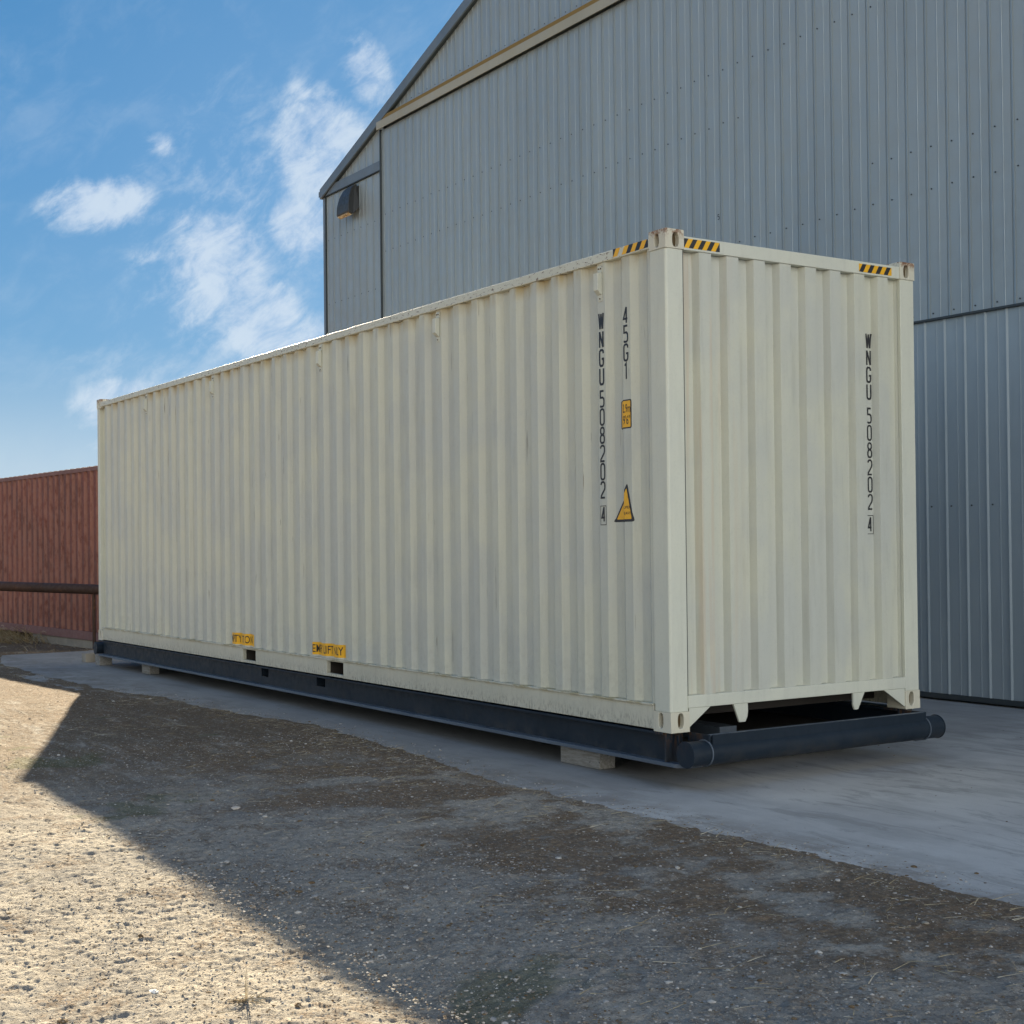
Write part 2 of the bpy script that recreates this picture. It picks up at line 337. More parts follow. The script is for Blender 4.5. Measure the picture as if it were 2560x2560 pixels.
def stroke(mb, pts, wd, lift, F):
    """mitred ribbon along pts in (u,v); F maps (u,v,lift) to the world"""
    n = len(pts); closed = pts[0] == pts[-1] and n > 2
    P = [Vector(p) for p in pts]; L = []
    for i in range(n):
        a = P[i-1] if i > 0 else (P[-2] if closed else None); b = P[i+1] if i < n-1 else (P[1] if closed else None)
        d1 = (P[i]-a).normalized() if a is not None else None; d2 = (b-P[i]).normalized() if b is not None else None
        if d1 is None: d1 = d2
        if d2 is None: d2 = d1
        n1 = Vector((-d1.y, d1.x)); n2 = Vector((-d2.y, d2.x)); mm = n1+n2
        if mm.length < .3: mm = n1
        mm.normalize(); k = min(1/max(mm.dot(n1), .35), 2.2); L.append((P[i]+mm*wd/2*k, P[i]-mm*wd/2*k))
    vs = [F(q.x, q.y, lift) for pr in L for q in pr]
    mb.add(vs, [(2*i, 2*i+1, 2*i+3, 2*i+2) for i in range(n-1)])
def column(mb, txt, uc, ztop, hch, pitch, wch, wd, F, lift):
    """vertical line of characters down from ztop, centred on uc"""
    z = ztop
    for ch in txt:
        w_ = wch*(1.32 if ch == 'W' else 1.05 if ch == 'N' else 1)
        for k, pl in enumerate(GL[ch]):
            stroke(mb, [(uc-w_/2+u*w_, z-hch+v*hch) for u, v in pl], wd, lift+.0005*k, F)
        z -= pitch

# ------------------------------------------------------------------ ground
def vnoise(x, y, s, seed):
    r = np.random.default_rng(seed); T = r.random((256, 256))
    X = x*s; Y = y*s; xi = np.floor(X).astype(int); yi = np.floor(Y).astype(int); fx = X-xi; fy = Y-yi
    fx = fx*fx*(3-2*fx); fy = fy*fy*(3-2*fy); g = lambda a, b: T[a % 256, b % 256]
    return (g(xi, yi)*(1-fx)+g(xi+1, yi)*fx)*(1-fy)+(g(xi, yi+1)*(1-fx)+g(xi+1, yi+1)*fx)*fy-.5
EDX = [-60, -17, -15.25, -15.1, -13.4, -10.8, -9.97, -8.5, -7.5, -6.3, -4.36, -2.5, -.8, .77, 3.15, 8, 60]
EDY = [6, 4.0, 1.5, -.65, -1.06, -1.05, -1.0, -.97, -.71, -.74, -.47, -.63, -.79, -.74, -.70, -.8, -.8]
def edge(x, y):
    return np.interp(x, EDX, EDY)+.05*vnoise(x, y*0, 1.7, 5)+.07*vnoise(x, y*0, 5, 6)+.04*vnoise(x, y*0, 13, 16)
def height(x, y):
    x = np.asarray(x, float); y = np.asarray(y, float)
    near = np.clip(1-np.hypot(x-1, y+3.5)/22, 0, 1)
    h = .030*vnoise(x, y, .55, 1)+.022*vnoise(x, y, 1.7, 2)+.010*vnoise(x*.55, y, 5, 3)+.007*vnoise(x, y, 12, 4)+.008*vnoise(x, y, 27, 7)+.0085*vnoise(x, y, 50, 8)+.005*vnoise(x, y, 83, 18)
    h = h+.03*vnoise(x*.12, y, 1.6, 12)*np.clip((-x-1)/4, 0, 1)              # wheel ruts along the path
    clod = np.clip(vnoise(x, y, 23, 9)-.36, 0, .3)*.06; h = h+clod
    dip = np.clip((x+1.5)/3.5, 0, 1)*np.clip((-2.9-y)/.6, 0, 1); h = h-.088*dip*dip*(3-2*dip)
    d = y-edge(x, y)                                                         # >0: under the slab
    h = h*np.clip(-d/.35+.35, .35, 1)
    h = np.where(d > 0, -.004-.04*np.clip(d/.25, 0, 1), .006+.012*np.clip(-d/.2, 0, 1))+h*np.where(d > 0, np.clip(1-d/.3, .0, 1), 1)
    far = np.clip((-x-15.0)/2.0, 0, 1); h = h-.13*far*far*(3-2*far)
    h = np.where(np.hypot(x, y) > 45, -.15, h)
    return G+h
def gz(x, y): return float(height(np.array([x]), np.array([y]))[0])
def lines(segs):
    out = []
    for a, b, st in segs: out += list(np.arange(a, b-1e-9, st))
    return np.array(out+[segs[-1][1]])
gx = lines([(-900, -100, 100), (-100, -40, 10), (-40, -20, 1), (-20, -10, .12), (-10, -4, .05), (-4, -1, .025), (-1, 4.6, .0115), (4.6, 10, .15), (10, 40, 2), (40, 900, 86)])
gy = lines([(-900, -100, 100), (-100, -10, 6), (-10, -5.6, .15), (-5.6, -2.4, .0115), (-2.4, .3, .024), (.3, 6, .15), (6, 40, 2), (40, 900, 86)])
def grid_mesh(name, gx, gy, hf):
    X, Y = np.meshgrid(gx, gy, indexing='ij'); Z = hf(X, Y); nx, ny = len(gx), len(gy)
    me = bpy.data.meshes.new(name); co = np.stack([X, Y, Z], -1).reshape(-1, 3).astype(np.float32)
    I = np.arange(nx*ny).reshape(nx, ny); q = np.stack([I[:-1, :-1], I[1:, :-1], I[1:, 1:], I[:-1, 1:]], -1).reshape(-1, 4)
    me.vertices.add(len(co)); me.vertices.foreach_set('co', co.ravel()); me.loops.add(q.size); me.loops.foreach_set('vertex_index', q.ravel().astype(np.int32))
    me.polygons.add(len(q)); me.polygons.foreach_set('loop_start', (np.arange(len(q))*4).astype(np.int32)); me.update(calc_edges=True); me.validate(); me.shade_smooth(); return me
mg, t, p = mat('dry_dirt', (.25, .22, .18), 1., 0., .08); P = pos(t); s = t.node('ShaderNodeSeparateXYZ', {0: P})
c = t.mix(t.mr(t.noise(P, 1.3, 6, .65), .35, .65), (.370, .330, .268), (.25, .228, .196))
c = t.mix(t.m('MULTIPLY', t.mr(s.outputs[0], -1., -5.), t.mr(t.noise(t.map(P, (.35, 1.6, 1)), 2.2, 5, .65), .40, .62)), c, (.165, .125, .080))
c = t.mix(t.m('MULTIPLY', t.mr(t.noise(P, 9, 6, .7), .45, .70), .5), c, (.40, .36, .29))
# darker turf and straw-strewn soil along the slab
band = t.m('MULTIPLY', t.mr(t.m('ADD', s.outputs[1], t.m('MULTIPLY', t.noise(P, 1.1, 5, .6), 2.6)), -1.25, -.65), t.mr(t.noise(P, 1.5, 7, .7), .42, .52))
band2 = t.m('MULTIPLY', t.mr(t.m('ADD', s.outputs[1], t.m('MULTIPLY', t.noise(P, 1.1, 5, .6), 1.4)), -.45, .0), t.mr(t.noise(P, 2.4, 6, .65), .34, .50))
band = t.m('MAXIMUM', band, band2)
c = t.mix(t.m('MULTIPLY', band, .85), c, t.mix(t.mr(t.noise(P, 30, 5, .7), .4, .62), (.135, .090, .055), (.235, .160, .095)))
brn = t.m('MULTIPLY', t.mr(t.noise(P, 3.1, 7, .72), .50, .60), t.mr(t.noise(P, 26, 5, .7), .38, .58))
c = t.mix(t.m('MULTIPLY', brn, .7), c, (.17, .115, .072))
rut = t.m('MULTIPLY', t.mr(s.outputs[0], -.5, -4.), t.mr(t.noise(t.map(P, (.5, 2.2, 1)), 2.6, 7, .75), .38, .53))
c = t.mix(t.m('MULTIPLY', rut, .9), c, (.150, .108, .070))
c = t.mix(t.m('MULTIPLY', t.mr(t.noise(P, 17, 5, .75), .50, .62), .55), c, (.145, .128, .108))
c = t.mix(t.m('MULTIPLY', t.mr(t.noise(t.map(P, (1, 1, 1), (5, 9, 2)), 30, 4, .7), .56, .66), .6), c, (.46, .42, .35))
green = t.mr(t.noise(P, .8, 4, .6), .61, .66); c = t.mix(t.m('MULTIPLY', green, .5), c, (.09, .10, .04))
c = t.mix(t.m('MULTIPLY', t.mr(t.noise(P, 70, 4, .7), .54, .70), .65), c, (.11, .090, .065))
c = t.mix(t.m('MULTIPLY', t.mr(t.noise(t.map(P, (1, 1, 1), (7, 3, 1)), 110, 3, .6), .62, .72), .7), c, (.50, .46, .40))
t.l.new(c, p.inputs['Base Color'])
bump(t, p, t.m('ADD', t.noise(P, 130, 4, .7), t.m('MULTIPLY', t.noise(P, 38, 4, .65), 2.2)), .7, .010)
go = link('ground', grid_mesh('ground', gx, gy, height), mg); tag(go, kind='structure')

# concrete slab: thick sheet whose near edge is lost under the dirt
sx_ = lines([(-15.3, 14, .3)]); mb = MB()
pl = [(float(x), float(np.interp(x, EDX, EDY))-.30) for x in sx_ if x > -15.2]
pl = [(-15.35, 2.0)]+[(-15.3, -.5)]+pl+[(30, -1.1), (30, 40), (-15.35, 40)]
mb.prism(pl, 'z', G-.15, G); tag(mb.build('concrete_slab', M_SLAB), kind='structure')

# loose stones and straw on the dirt
def scatter_pts(n, x0, x1, y0, y1, bias=1.):
    out = []
    while len(out) < n:
        x = x0+(x1-x0)*random.random()**bias; y = random.uniform(y0, y1)
        if y < float(edge(np.array([x]), np.array([y]))[0])-.02: out.append((x, y))
    return out
def in_view(x, y, z):
    d = Vector((x, y, z))-CP; zz = d.dot(fw)
    if zz < 1: return False
    px = 1280-118+3499.6*d.dot(rt2)/zz; py = 1280+48-3499.6*d.dot(up2)/zz
    return -60 < px < 2620 and -60 < py < 2640
def stone_shape(mb, c, r, mi=0):
    vs = []; fs = []
    ico = [(0, 0, 1), (.9, 0, .4), (.28, .85, .4), (-.72, .53, .4), (-.72, -.53, .4), (.28, -.85, .4), (.72, .53, -.4), (-.28, .85, -.4), (-.9, 0, -.4), (-.28, -.85, -.4), (.72, -.53, -.4), (0, 0, -1)]
    ff = [(0, 1, 2), (0, 2, 3), (0, 3, 4), (0, 4, 5), (0, 5, 1), (1, 6, 2), (2, 7, 3), (3, 8, 4), (4, 9, 5), (5, 10, 1), (2, 6, 7), (3, 7, 8), (4, 8, 9), (5, 9, 10), (1, 10, 6), (11, 7, 6), (11, 8, 7), (11, 9, 8), (11, 10, 9), (11, 6, 10)]
    a = random.random()*6.28; ca, sa = math.cos(a), math.sin(a); ex = random.uniform(.8, 1.5); ez = random.uniform(.32, .62)
    for q in ico:
        k = r*random.uniform(.8, 1.2); x, y, z = q[0]*k*ex, q[1]*k, q[2]*k*ez
        vs.append((c[0]+x*ca-y*sa, c[1]+x*sa+y*ca, c[2]+z))
    mb.add(vs, ff, mi)
def rockmat(name, c1, c2):
    m, t, p = mat(name, c1, .95, 0., .15); P = pos(t); t.l.new(t.mix(t.mr(t.noise(P, 9, 3, .6), .35, .65), c1, c2), p.inputs['Base Color']); bump(t, p, t.noise(P, 150, 3), .4, .003); return m
M_PEB = [rockmat('tan_pebble', (.31, .27, .21), (.24, .20, .16)), rockmat('grey_pebble', (.25, .24, .23), (.34, .33, .31)), rockmat('dark_clod', (.13, .085, .045), (.19, .135, .08)), rockmat('pale_pebble', (.50, .46, .40), (.42, .38, .33))]
mb = MB(); cnt = 0
pts = scatter_pts(20000, -4, 5.2, -4.2, -.55)+scatter_pts(6000, -13, -3, -5.5, -.5)+scatter_pts(22000, .3, 4.6, -5.4, -2.0)
for i in range(2600):                                        # grit kicked onto the slab
    x = random.uniform(-9, 3.6); y = float(np.interp(x, EDX, EDY))+abs(random.gauss(0, .16)); pts.append((x, y))
for i in range(420):
    pts.append((random.uniform(-6, 3.6), random.uniform(-.6, 4.5)))
A = np.array(pts); Z = np.maximum(height(A[:, 0], A[:, 1]), G)
for (x, y), z in zip(pts, Z):
    if not in_view(x, y, z): continue
    r = .0018+.0046*random.random()**3.2+(.008 if random.random() < .006 else 0); k = random.random()
    if y > -3.6: r *= 1.25; k = k if random.random() < .8 else .97
    stone_shape(mb, (x, y, z+r*.12), r, 0 if k < .52 else 1 if k < .66 else 2 if k < .93 else 3); cnt += 1
me = bpy.data.meshes.new('gravel'); me.from_pydata(mb.v, [], mb.f); me.polygons.foreach_set('material_index', mb.mi)
tag(link('gravel', me, M_PEB), 'loose tan and grey gravel and small clods strewn over the dirt', 'gravel', kind='stuff')

def strawmat(name, c1, c2):
    m, t, p = mat(name, c1, .7); P = pos(t); t.l.new(t.mix(t.mr(t.noise(P, 25, 3), .35, .65), c1, c2), p.inputs['Base Color']); return m
M_STRAW = strawmat('dry_straw', (.46, .37, .21), (.28, .20, .10)); M_STRAW2 = strawmat('pale_straw', (.58, .50, .36), (.40, .32, .2))
def blade(mb, p0, d, L, wd, droop=.3, n=4, mi=0):
    d = Vector(d).normalized(); sdv = Vector((-d.y, d.x, 0)); sdv = sdv.normalized() if sdv.length > .01 else Vector((1, 0, 0))
    vs = []; p_ = Vector(p0)
    bend = Vector((random.uniform(-.4, .4), random.uniform(-.4, .4), 0))
    for i in range(n+1):
        k = i/n; ww = wd*(1-.75*k)/2; off = Vector((0, 0, ww*.7))
        vs += [p_-sdv*ww-off, p_+sdv*ww+off]
        d2 = (d+bend*k-Vector((0, 0, droop*k*k))).normalized(); p_ = p_+d2*L/n
    mb.add(vs, [(2*i, 2*i+1, 2*i+3, 2*i+2) for i in range(n)], mi)
mb = MB()
pts = scatter_pts(1900, -14, 5, -1.5, -.5)+scatter_pts(900, -6, 5, -2.6, -1.2)+scatter_pts(800, -2, 5, -4.4, -1.6)+scatter_pts(120, 1.2, 4.6, -1.2, -.6)
A = np.array(pts); Z = height(A[:, 0], A[:, 1])
for (x, y), z in zip(pts, Z):
    if vn := float(vnoise(np.array([x]), np.array([y]), 1.6, 21)[0]) < -.05 and y < -1.0: continue
    if not in_view(x, y, z): continue
    a = random.random()*6.28; blade(mb, (x, y, z+.004), (math.cos(a), math.sin(a), random.uniform(.0, .22)), random.uniform(.03, .15), random.uniform(.0015, .0035), .25, 3, random.random() < .3)
me = bpy.data.meshes.new('straw'); me.from_pydata(mb.v, [], mb.f); me.polygons.foreach_set('material_index', [int(a) for a in mb.mi])
tag(link('straw', me, [M_STRAW, M_STRAW2]), 'dry straw and dead grass littering the soil beside the concrete slab', 'straw', kind='stuff')
# grass thatch in the earth by the footing
mb = MB()
for i in range(2600):
    x = random.uniform(-26, -16.2); y = random.uniform(.2, 1.3)
    if x > -19.2 and random.random() < .96: continue
    z = gz(x, y)
    if random.random() < .5: z += random.uniform(0, .16)*(1 if x < -19.2 else .15)
    a = random.uniform(-2.6, .6); blade(mb, (x, y, z), (math.cos(a)*.7, math.sin(a)*.7, random.uniform(.2, 1.)), random.uniform(.12, .34), .012, 1.5, 4, random.random() < .3)
me = bpy.data.meshes.new('dead_grass'); me.from_pydata(mb.v, [], mb.f); me.polygons.foreach_set('material_index', [int(a) for a in mb.mi])
tag(link('dead_grass', me, [M_STRAW, M_STRAW2]), 'matted brown dead grass heaped in front of the red container', 'grass', kind='stuff')

def single_stone(x, y, r, m, label):
    mb = MB(); stone_shape(mb, (0, 0, 0), r); o = mb.build('stone', m); o.location = (x, y, gz(x, y)+r*.3); tag(o, label, 'stone')
M_WHITEST = rockmat('white_stone', (.80, .79, .76), (.68, .66, .62))
single_stone(1.95, -4.24, .020, M_WHITEST, 'bright white stone lying on the sunlit dirt left of the dry weed')
single_stone(2.29, -4.58, .012, M_WHITEST, 'small whitish stone low in the bottom left sunlit dirt')
single_stone(-.94, -2.69, .030, M_PEB[3], 'pale flat stone in the shade, left one of two light stones')
single_stone(-.59, -2.65, .018, M_PEB[3], 'small pale round stone in the shade, right one of two light stones')
for i, (x, y) in enumerate([(1.25, -4.05), (2.42, -3.86), (2.05, -4.62)]):
    single_stone(x, y, .016, M_PEB[2], ['dark brown clod on the sunlit dirt nearest the shadow edge, left of the weed', 'dark brown clod on sunlit dirt just right of the dry weed', 'dark brown clod on sunlit dirt at the bottom left'][i])
# small dead weed in the foreground
wx, wy = 2.27, -4.0; wz = gz(wx, wy)
we = empty('dry_weed', (wx, wy, wz), 'small dead pale weed with bent stalks standing on sunlit dirt', 'weed')
for k, (dx, dy, dz, L) in enumerate([(-.25, .1, 1, .12), (.05, -.1, 1, .10), (.9, .35, .12, .10), (-.8, -.5, .25, .08), (.5, -.7, .3, .09), (.8, .9, .25, .12)]):
    mb = MB(); blade(mb, (wx+random.uniform(-.01, .01), wy+random.uniform(-.01, .01), wz), (dx, dy, dz), L, .007, .5, 5); mb.build('stalk', M_STRAW2, we)
mb = MB()
for i in range(60):
    a = random.random()*6.28; r = random.random()*.05; blade(mb, (wx+r*math.cos(a), wy+r*math.sin(a), wz), (math.cos(a), math.sin(a), random.uniform(.05, .5)), random.uniform(.02, .06), .003, .6, 3)
mb.build('leaf_litter', M_STRAW, we)['kind'] = 'stuff'

# ------------------------------------------------------------------ corrugation profiles
KW, KH, KL = 2.438, 3.345, 12.192
def prof_pts(a, b, start, pitch, segs):
    """[(u,depth)] from a to b; segs=[(du,depth)] after each start"""
    bp = []; k0 = int((a-start)/pitch)-2
    for k in range(k0, int((b-start)/pitch)+3):
        for du, d in segs: bp.append((start+k*pitch+du, d))
    bp.sort(); us = [q[0] for q in bp]; ds = [q[1] for q in bp]
    pts = [(a, float(np.interp(a, us, ds)))]+[q for q in bp if a+1e-4 < q[0] < b-1e-4]+[(b, float(np.interp(b, us, ds)))]
    return pts
SIDE_SEG = [(0, .012), (.052, .049), (.140, .049), (.192, .012)]
END_SEG = [(0, .008), (.020, .060), (.118, .060), (.142, .008)]
SP = prof_pts(-11.99, -.165, -.951, .278, SIDE_SEG)
EP = prof_pts(.155, 2.283, .158, .2495, END_SEG)
def corr_panel(mb, prof, z0, z1, F, th=.004):
    n = len(prof); zs = [z0, z1]; vs = []
    for th_ in (0, th):
        for z in zs: vs += [F(u, z, -d-th_) for u, d in prof]
    fs = []
    for i in range(n-1):
        fs += [(i, i+1, n+i+1, n+i), (2*n+i, 3*n+i, 3*n+i+1, 2*n+i+1), (i, 2*n+i, 2*n+i+1, i+1), (n+i, n+i+1, 3*n+i+1, 3*n+i)]
    fs += [(0, n, 3*n, 2*n), (n-1, 3*n-1, 4*n-1, 2*n-1)]
    mb.add(vs, fs)
FS = lambda u, z, o: (u, -o, z)        # long side, o outward
FE = lambda u, z, o: (o, u, z)         # end face
def conform(me, prof, F, lift):
    """me lies in (u,z,0): cut it at every fold and lay it on the sheet"""
    bm = bmesh.new(); bm.from_mesh(me)
    us_ = [v.co.x for v in bm.verts]; a, b = min(us_), max(us_)
    for u, d in prof:
        if a < u < b: bmesh.ops.bisect_plane(bm, geom=bm.verts[:]+bm.edges[:]+bm.faces[:], plane_co=(u, 0, 0), plane_no=(1, 0, 0))
    pu = [q[0] for q in prof]; pd = [q[1] for q in prof]
    for v in bm.verts:
        d = float(np.interp(v.co.x, pu, pd)); v.co = Vector(F(v.co.x, v.co.y, -d+lift+v.co.z))
    bm.to_mesh(me); bm.free(); return me
def flat_poly(polys, mi=None):
    me = bpy.data.meshes.new('decal'); vs = []; fs = []
    for pl, z in polys: o = len(vs); vs += [(u, v, z) for u, v in pl]; fs.append(tuple(range(o, o+len(pl))))
    me.from_pydata(vs, [], fs)
    if mi: me.polygons.foreach_set('material_index', mi)
    return me
def rounded(u0, u1, v0, v1, r, n=4):
    out = []
    for cx, cy, a0 in ((u1-r, v1-r, 0), (u0+r, v1-r, 90), (u0+r, v0+r, 180), (u1-r, v0+r, 270)):
        for i in range(n+1): a = R(a0+90*i/n); out.append((cx+r*math.cos(a), cy+r*math.sin(a)))
    return out
def text_mesh(txt, u0, u1, v0, v1, lift, bold=.0):
    cu = bpy.data.curves.new('t', 'FONT'); cu.body = txt; cu.fill_mode = 'FRONT'; cu.offset = bold; cu.resolution_u = 3
    o = bpy.data.objects.new('t', cu); COL.objects.link(o); dg = bpy.context.evaluated_depsgraph_get(); dg.update()
    me = bpy.data.meshes.new_from_object(o.evaluated_get(dg)); bpy.data.objects.remove(o)
    n = len(me.vertices); a = np.empty(n*3); me.vertices.foreach_get('co', a); a = a.reshape(-1, 3)
    lo, hi = a.min(0), a.max(0)
    a[:, 0] = u0+(a[:, 0]-lo[0])/(hi[0]-lo[0])*(u1-u0); a[:, 1] = v0+(a[:, 1]-lo[1])/(hi[1]-lo[1])*(v1-v0); a[:, 2] = lift
    me.vertices.foreach_set('co', a.ravel()); me.update(); me.materials.clear(); return me

# ------------------------------------------------------------------ oval-holed castings
def casting(root, x0, x1, y0, y1, z0, z1, hs, he, name='corner_casting'):
    """hs: (cx,cz,w,h, ysign) oval on the long-side face; he: (cy,cz,w,h,xsign) oval on the end face"""
    mb = MB()
    def holed(F, u0, u1, v0, v1, cu, cv, w_, h_, depth):
        n = 24; oval = []
        for i in range(n):
            a = 2*math.pi*i/n; x = math.cos(a)*w_/2; y = math.sin(a); y = math.copysign(abs(y)**.75, y)*h_/2
            oval.append((cu+math.copysign(abs(math.cos(a))**.8, math.cos(a))*w_/2, cv+y))
        outer = []
        for (u, v) in oval:                      # ray from the centre to the rectangle
            du, dv = u-cu, v-cv; k = 1e9
            if du > 1e-9: k = min(k, (u1-cu)/du)
            if du < -1e-9: k = min(k, (u0-cu)/du)
            if dv > 1e-9: k = min(k, (v1-cv)/dv)
            if dv < -1e-9: k = min(k, (v0-cv)/dv)
            outer.append((cu+du*k, cv+dv*k))
        vs = [F(u, v, 0) for u, v in oval]+[F(u, v, 0) for u, v in outer]+[F(u, v, -depth) for u, v in oval]
        fs = [(i, (i+1) % n, n+(i+1) % n, n+i) for i in range(n)]; mb.add(vs, fs)
        mb.add([F(u, v, 0) for u, v in oval]+[F(u, v, -depth) for u, v in oval], [(i, (i+1) % n, n+(i+1) % n, n+i) for i in range(n)], 0)
        mb.add([F(u, v, -depth) for u, v in oval], [tuple(range(n))], 1)
        # corner triangles
        for cx, cy in ((u0, v0), (u1, v0), (u1, v1), (u0, v1)):
            best = []
            for i in range(n):
                a, b = outer[i], outer[(i+1) % n]
                ea = abs(a[0]-cx) < 1e-6 or abs(a[1]-cy) < 1e-6; eb = abs(b[0]-cx) < 1e-6 or abs(b[1]-cy) < 1e-6
                if ea and eb and not (abs(a[0]-b[0]) < 1e-6 or abs(a[1]-b[1]) < 1e-6): best = [a, b]
            if best: mb.add([F(*best[0], 0), F(cx, cy, 0), F(*best[1], 0)], [(0, 1, 2)])
    ys = y0 if hs[4] < 0 else y1; xs = x1 if he[4] > 0 else x0
    holed(lambda u, v, o: (u, ys+hs[4]*o, v), x0, x1, z0, z1, hs[0], hs[1], hs[2], hs[3], .035)
    holed(lambda u, v, o: (xs+he[4]*o, u, v), y0, y1, z0, z1, he[0], he[1], he[2], he[3], .035)
    yo = y1 if hs[4] < 0 else y0; xo = x0 if he[4] > 0 else x1
    mb.add([(x0, yo, z0), (x1, yo, z0), (x1, yo, z1), (x0, yo, z1)], [(0, 1, 2, 3)])
    mb.add([(xo, y0, z0), (xo, y1, z0), (xo, y1, z1), (xo, y0, z1)], [(0, 1, 2, 3)])
    for z in (z0, z1): mb.add([(x0, y0, z), (x1, y0, z), (x1, y1, z), (x0, y1, z)], [(0, 1, 2, 3)])
    me = bpy.data.meshes.new(name); me.from_pydata(mb.v, [], mb.f); me.polygons.foreach_set('material_index', mb.mi)
    bm = bmesh.new(); bm.from_mesh(me); bmesh.ops.remove_doubles(bm, verts=bm.verts, dist=1e-5); bmesh.ops.recalc_face_normals(bm, faces=bm.faces); bm.to_mesh(me); bm.free()
    return link(name, me, [M_CAST, M_HOLE], root, bevel=.005)

# ------------------------------------------------------------------ cream container
CT = empty('shipping_container', (-6.096, 1.219, -.008), 'long cream white corrugated shipping container with black code lettering, set on a navy steel skid', 'shipping container')
for ex in (0, 1):
    for ey in (0, 1):
        x0, x1 = (-.172, 0) if ex == 0 else (-KL, -KL+.172); y0, y1 = (-.002, .160) if ey == 0 else (KW-.160, KW+.002)
        cx = -.092 if ex == 0 else -KL+.092; cy = .088 if ey == 0 else KW-.088; sy = -1 if ey == 0 else 1; sx2 = 1 if ex == 0 else -1
        casting(CT, x0, x1, y0, y1, 3.216, KH, (cx, 3.274, .046, .092, sy), (cy, 3.274, .058, .098, sx2))
        casting(CT, x0-(.006 if ex == 0 else 0), x1+(0 if ex == 0 else .006), y0, y1, -.008, .128, (cx-.012, .068, .048, .104, sy), (cy-.004, .068, .052, .102, sx2))
        # folded steel corner post: outer L with a rounded nose
        o = MB(); a0, a1 = (-.170, -.006) if ex == 0 else (-KL+.006, -KL+.170); b0, b1 = (.004, .152) if ey == 0 else (KW-.152, KW-.004)
        if ex == 0 and ey == 0: o.prism([(a0, b0), (a1-.012, b0), (a1, b0+.012), (a1, b1), (a1-.05, b1), (a1-.05, b0+.05), (a0, b0+.05)], 'z', .128, 3.216)
        elif ex == 1 and ey == 0:
            o.prism([(a0, b0), (a1-.075, b0), (a1-.075, b0+.06), (a1, b0+.06), (a1, b0+.07), (a0, b0+.07)], 'z', .128, 3.216)
        else: o.box(a0, a1, b0, b1, .128, 3.216)
        o.build('corner_post', M_POST, CT, bevel=.004)
mb = MB(); corr_panel(mb, SP, .176, 3.236, FS); side = mb.build('side_wall', M_SIDE, CT, bevel=.006)
mb = MB(); corr_panel(mb, [(u, d) for u, d in SP], .176, 3.236, lambda u, z, o: (u, KW+o, z)); mb.build('side_wall', M_SIDE, CT)
mb = MB(); corr_panel(mb, EP, .232, 3.212, FE); endw = mb.build('end_wall', M_END, CT, bevel=.005)
mb = MB(); mb.box(-.011, -.0065, .1520, .1565, .23, 3.214); mb.build('joint_seam', M_GASKET, CT)
# far end doors
for y0, y1 in ((.155, 1.215), (1.223, 2.283)): MB().box(-KL+.02, -KL+.06, y0, y1, .13, 3.2).build('cargo_door', M_END, CT, bevel=.005)
for ys in (0, 1):
    y0, y1 = (0., .060) if ys == 0 else (KW-.060, KW)
    m2 = MB(); m2.box(-KL+.172, -.172, y0, y1, 3.236, 3.303); m2.build('top_rail', M_RAIL, CT, bevel=.006)
    # bottom rail with forklift pockets and a rolled top lip
    yb0, yb1 = (.003, .045) if ys == 0 else (KW-.045, KW-.003)
    m2 = MB(); xs = [-KL+.178, -7.122, -6.782, -5.082, -4.733, -.180]
    for i in (0, 2, 4): m2.box(xs[i], xs[i+1], yb0, yb1, .004, .162)
    for i in (1, 3): m2.box(xs[i], xs[i+1], yb0+.0005, yb1-.0005, .150, .1615); m2.box(xs[i], xs[i+1], yb0+.0005, yb1-.0005, .006, .034)
    m2.build('bottom_rail', M_SILL, CT, bevel=.003)
    l0, l1 = (-.010, .062) if ys == 0 else (KW-.062, KW+.010)
    MB().box(-KL+.178, -.180, l0, l1, .1625, .1755).build('rail_lip', M_SILL, CT, bevel=.003)
for x0, x1 in ((-7.122, -6.782), (-5.082, -4.733)):
    m2 = MB(); m2.box(x0-.01, x0-.002, .046, KW-.046, .012, .158); m2.box(x1+.002, x1+.01, .046, KW-.046, .012, .158); m2.box(x0-.002, x1+.002, .046, KW-.046, .1505, .158); m2.box(x0-.002, x1+.002, 1.0, 1.02, .03, .1503)
    m2.build('fork_pocket', M_DARKUNDER, CT)
MB().box(-.070, -.002, .1605, KW-.1605, 3.214, 3.306).build('end_header', M_POST, CT, bevel=.005)
MB().box(-KL+.002, -KL+.07, .1605, KW-.1605, 3.214, 3.306).build('end_header', M_POST, CT, bevel=.005)
MB().box(-.080, -.003, .1530, KW-.1530, .148, .2315).build('end_sill', M_SILL if False else M_POST, CT, bevel=.004)
MB().box(-KL+.063, -KL+.1, .16, KW-.16, .06, .2).build('end_sill', M_POST, CT, bevel=.004)
mr_ = MB(); rp = [(-KL+.16, 3.270)]
for k in range(44): x_ = -KL+.28+k*.27; rp += [(x_, 3.270), (x_+.03, 3.288), (x_+.12, 3.288), (x_+.15, 3.270)]
rp = [q for q in rp if q[0] < -.1]+[(-.08, 3.270)]; n_ = len(rp)
mr_.add([(x_, y_, z_-t_) for t_ in (0, .008) for y_ in (.061, KW-.061) for x_, z_ in rp], [(i, i+1, n_+i+1, n_+i) for i in range(n_-1)]+[(2*n_+i, 3*n_+i, 3*n_+i+1, 2*n_+i+1) for i in range(n_-1)]+[(i, 2*n_+i, 2*n_+i+1, i+1) for i in range(n_-1)]+[(n_+i, n_+i+1, 3*n_+i+1, 3*n_+i) for i in range(n_-1)])
mr_.build('roof', M_POST, CT)
MB().box(-KL+.12, -.085, .075, KW-.075, .185, .21).build('floor', M_DARKUNDER, CT)
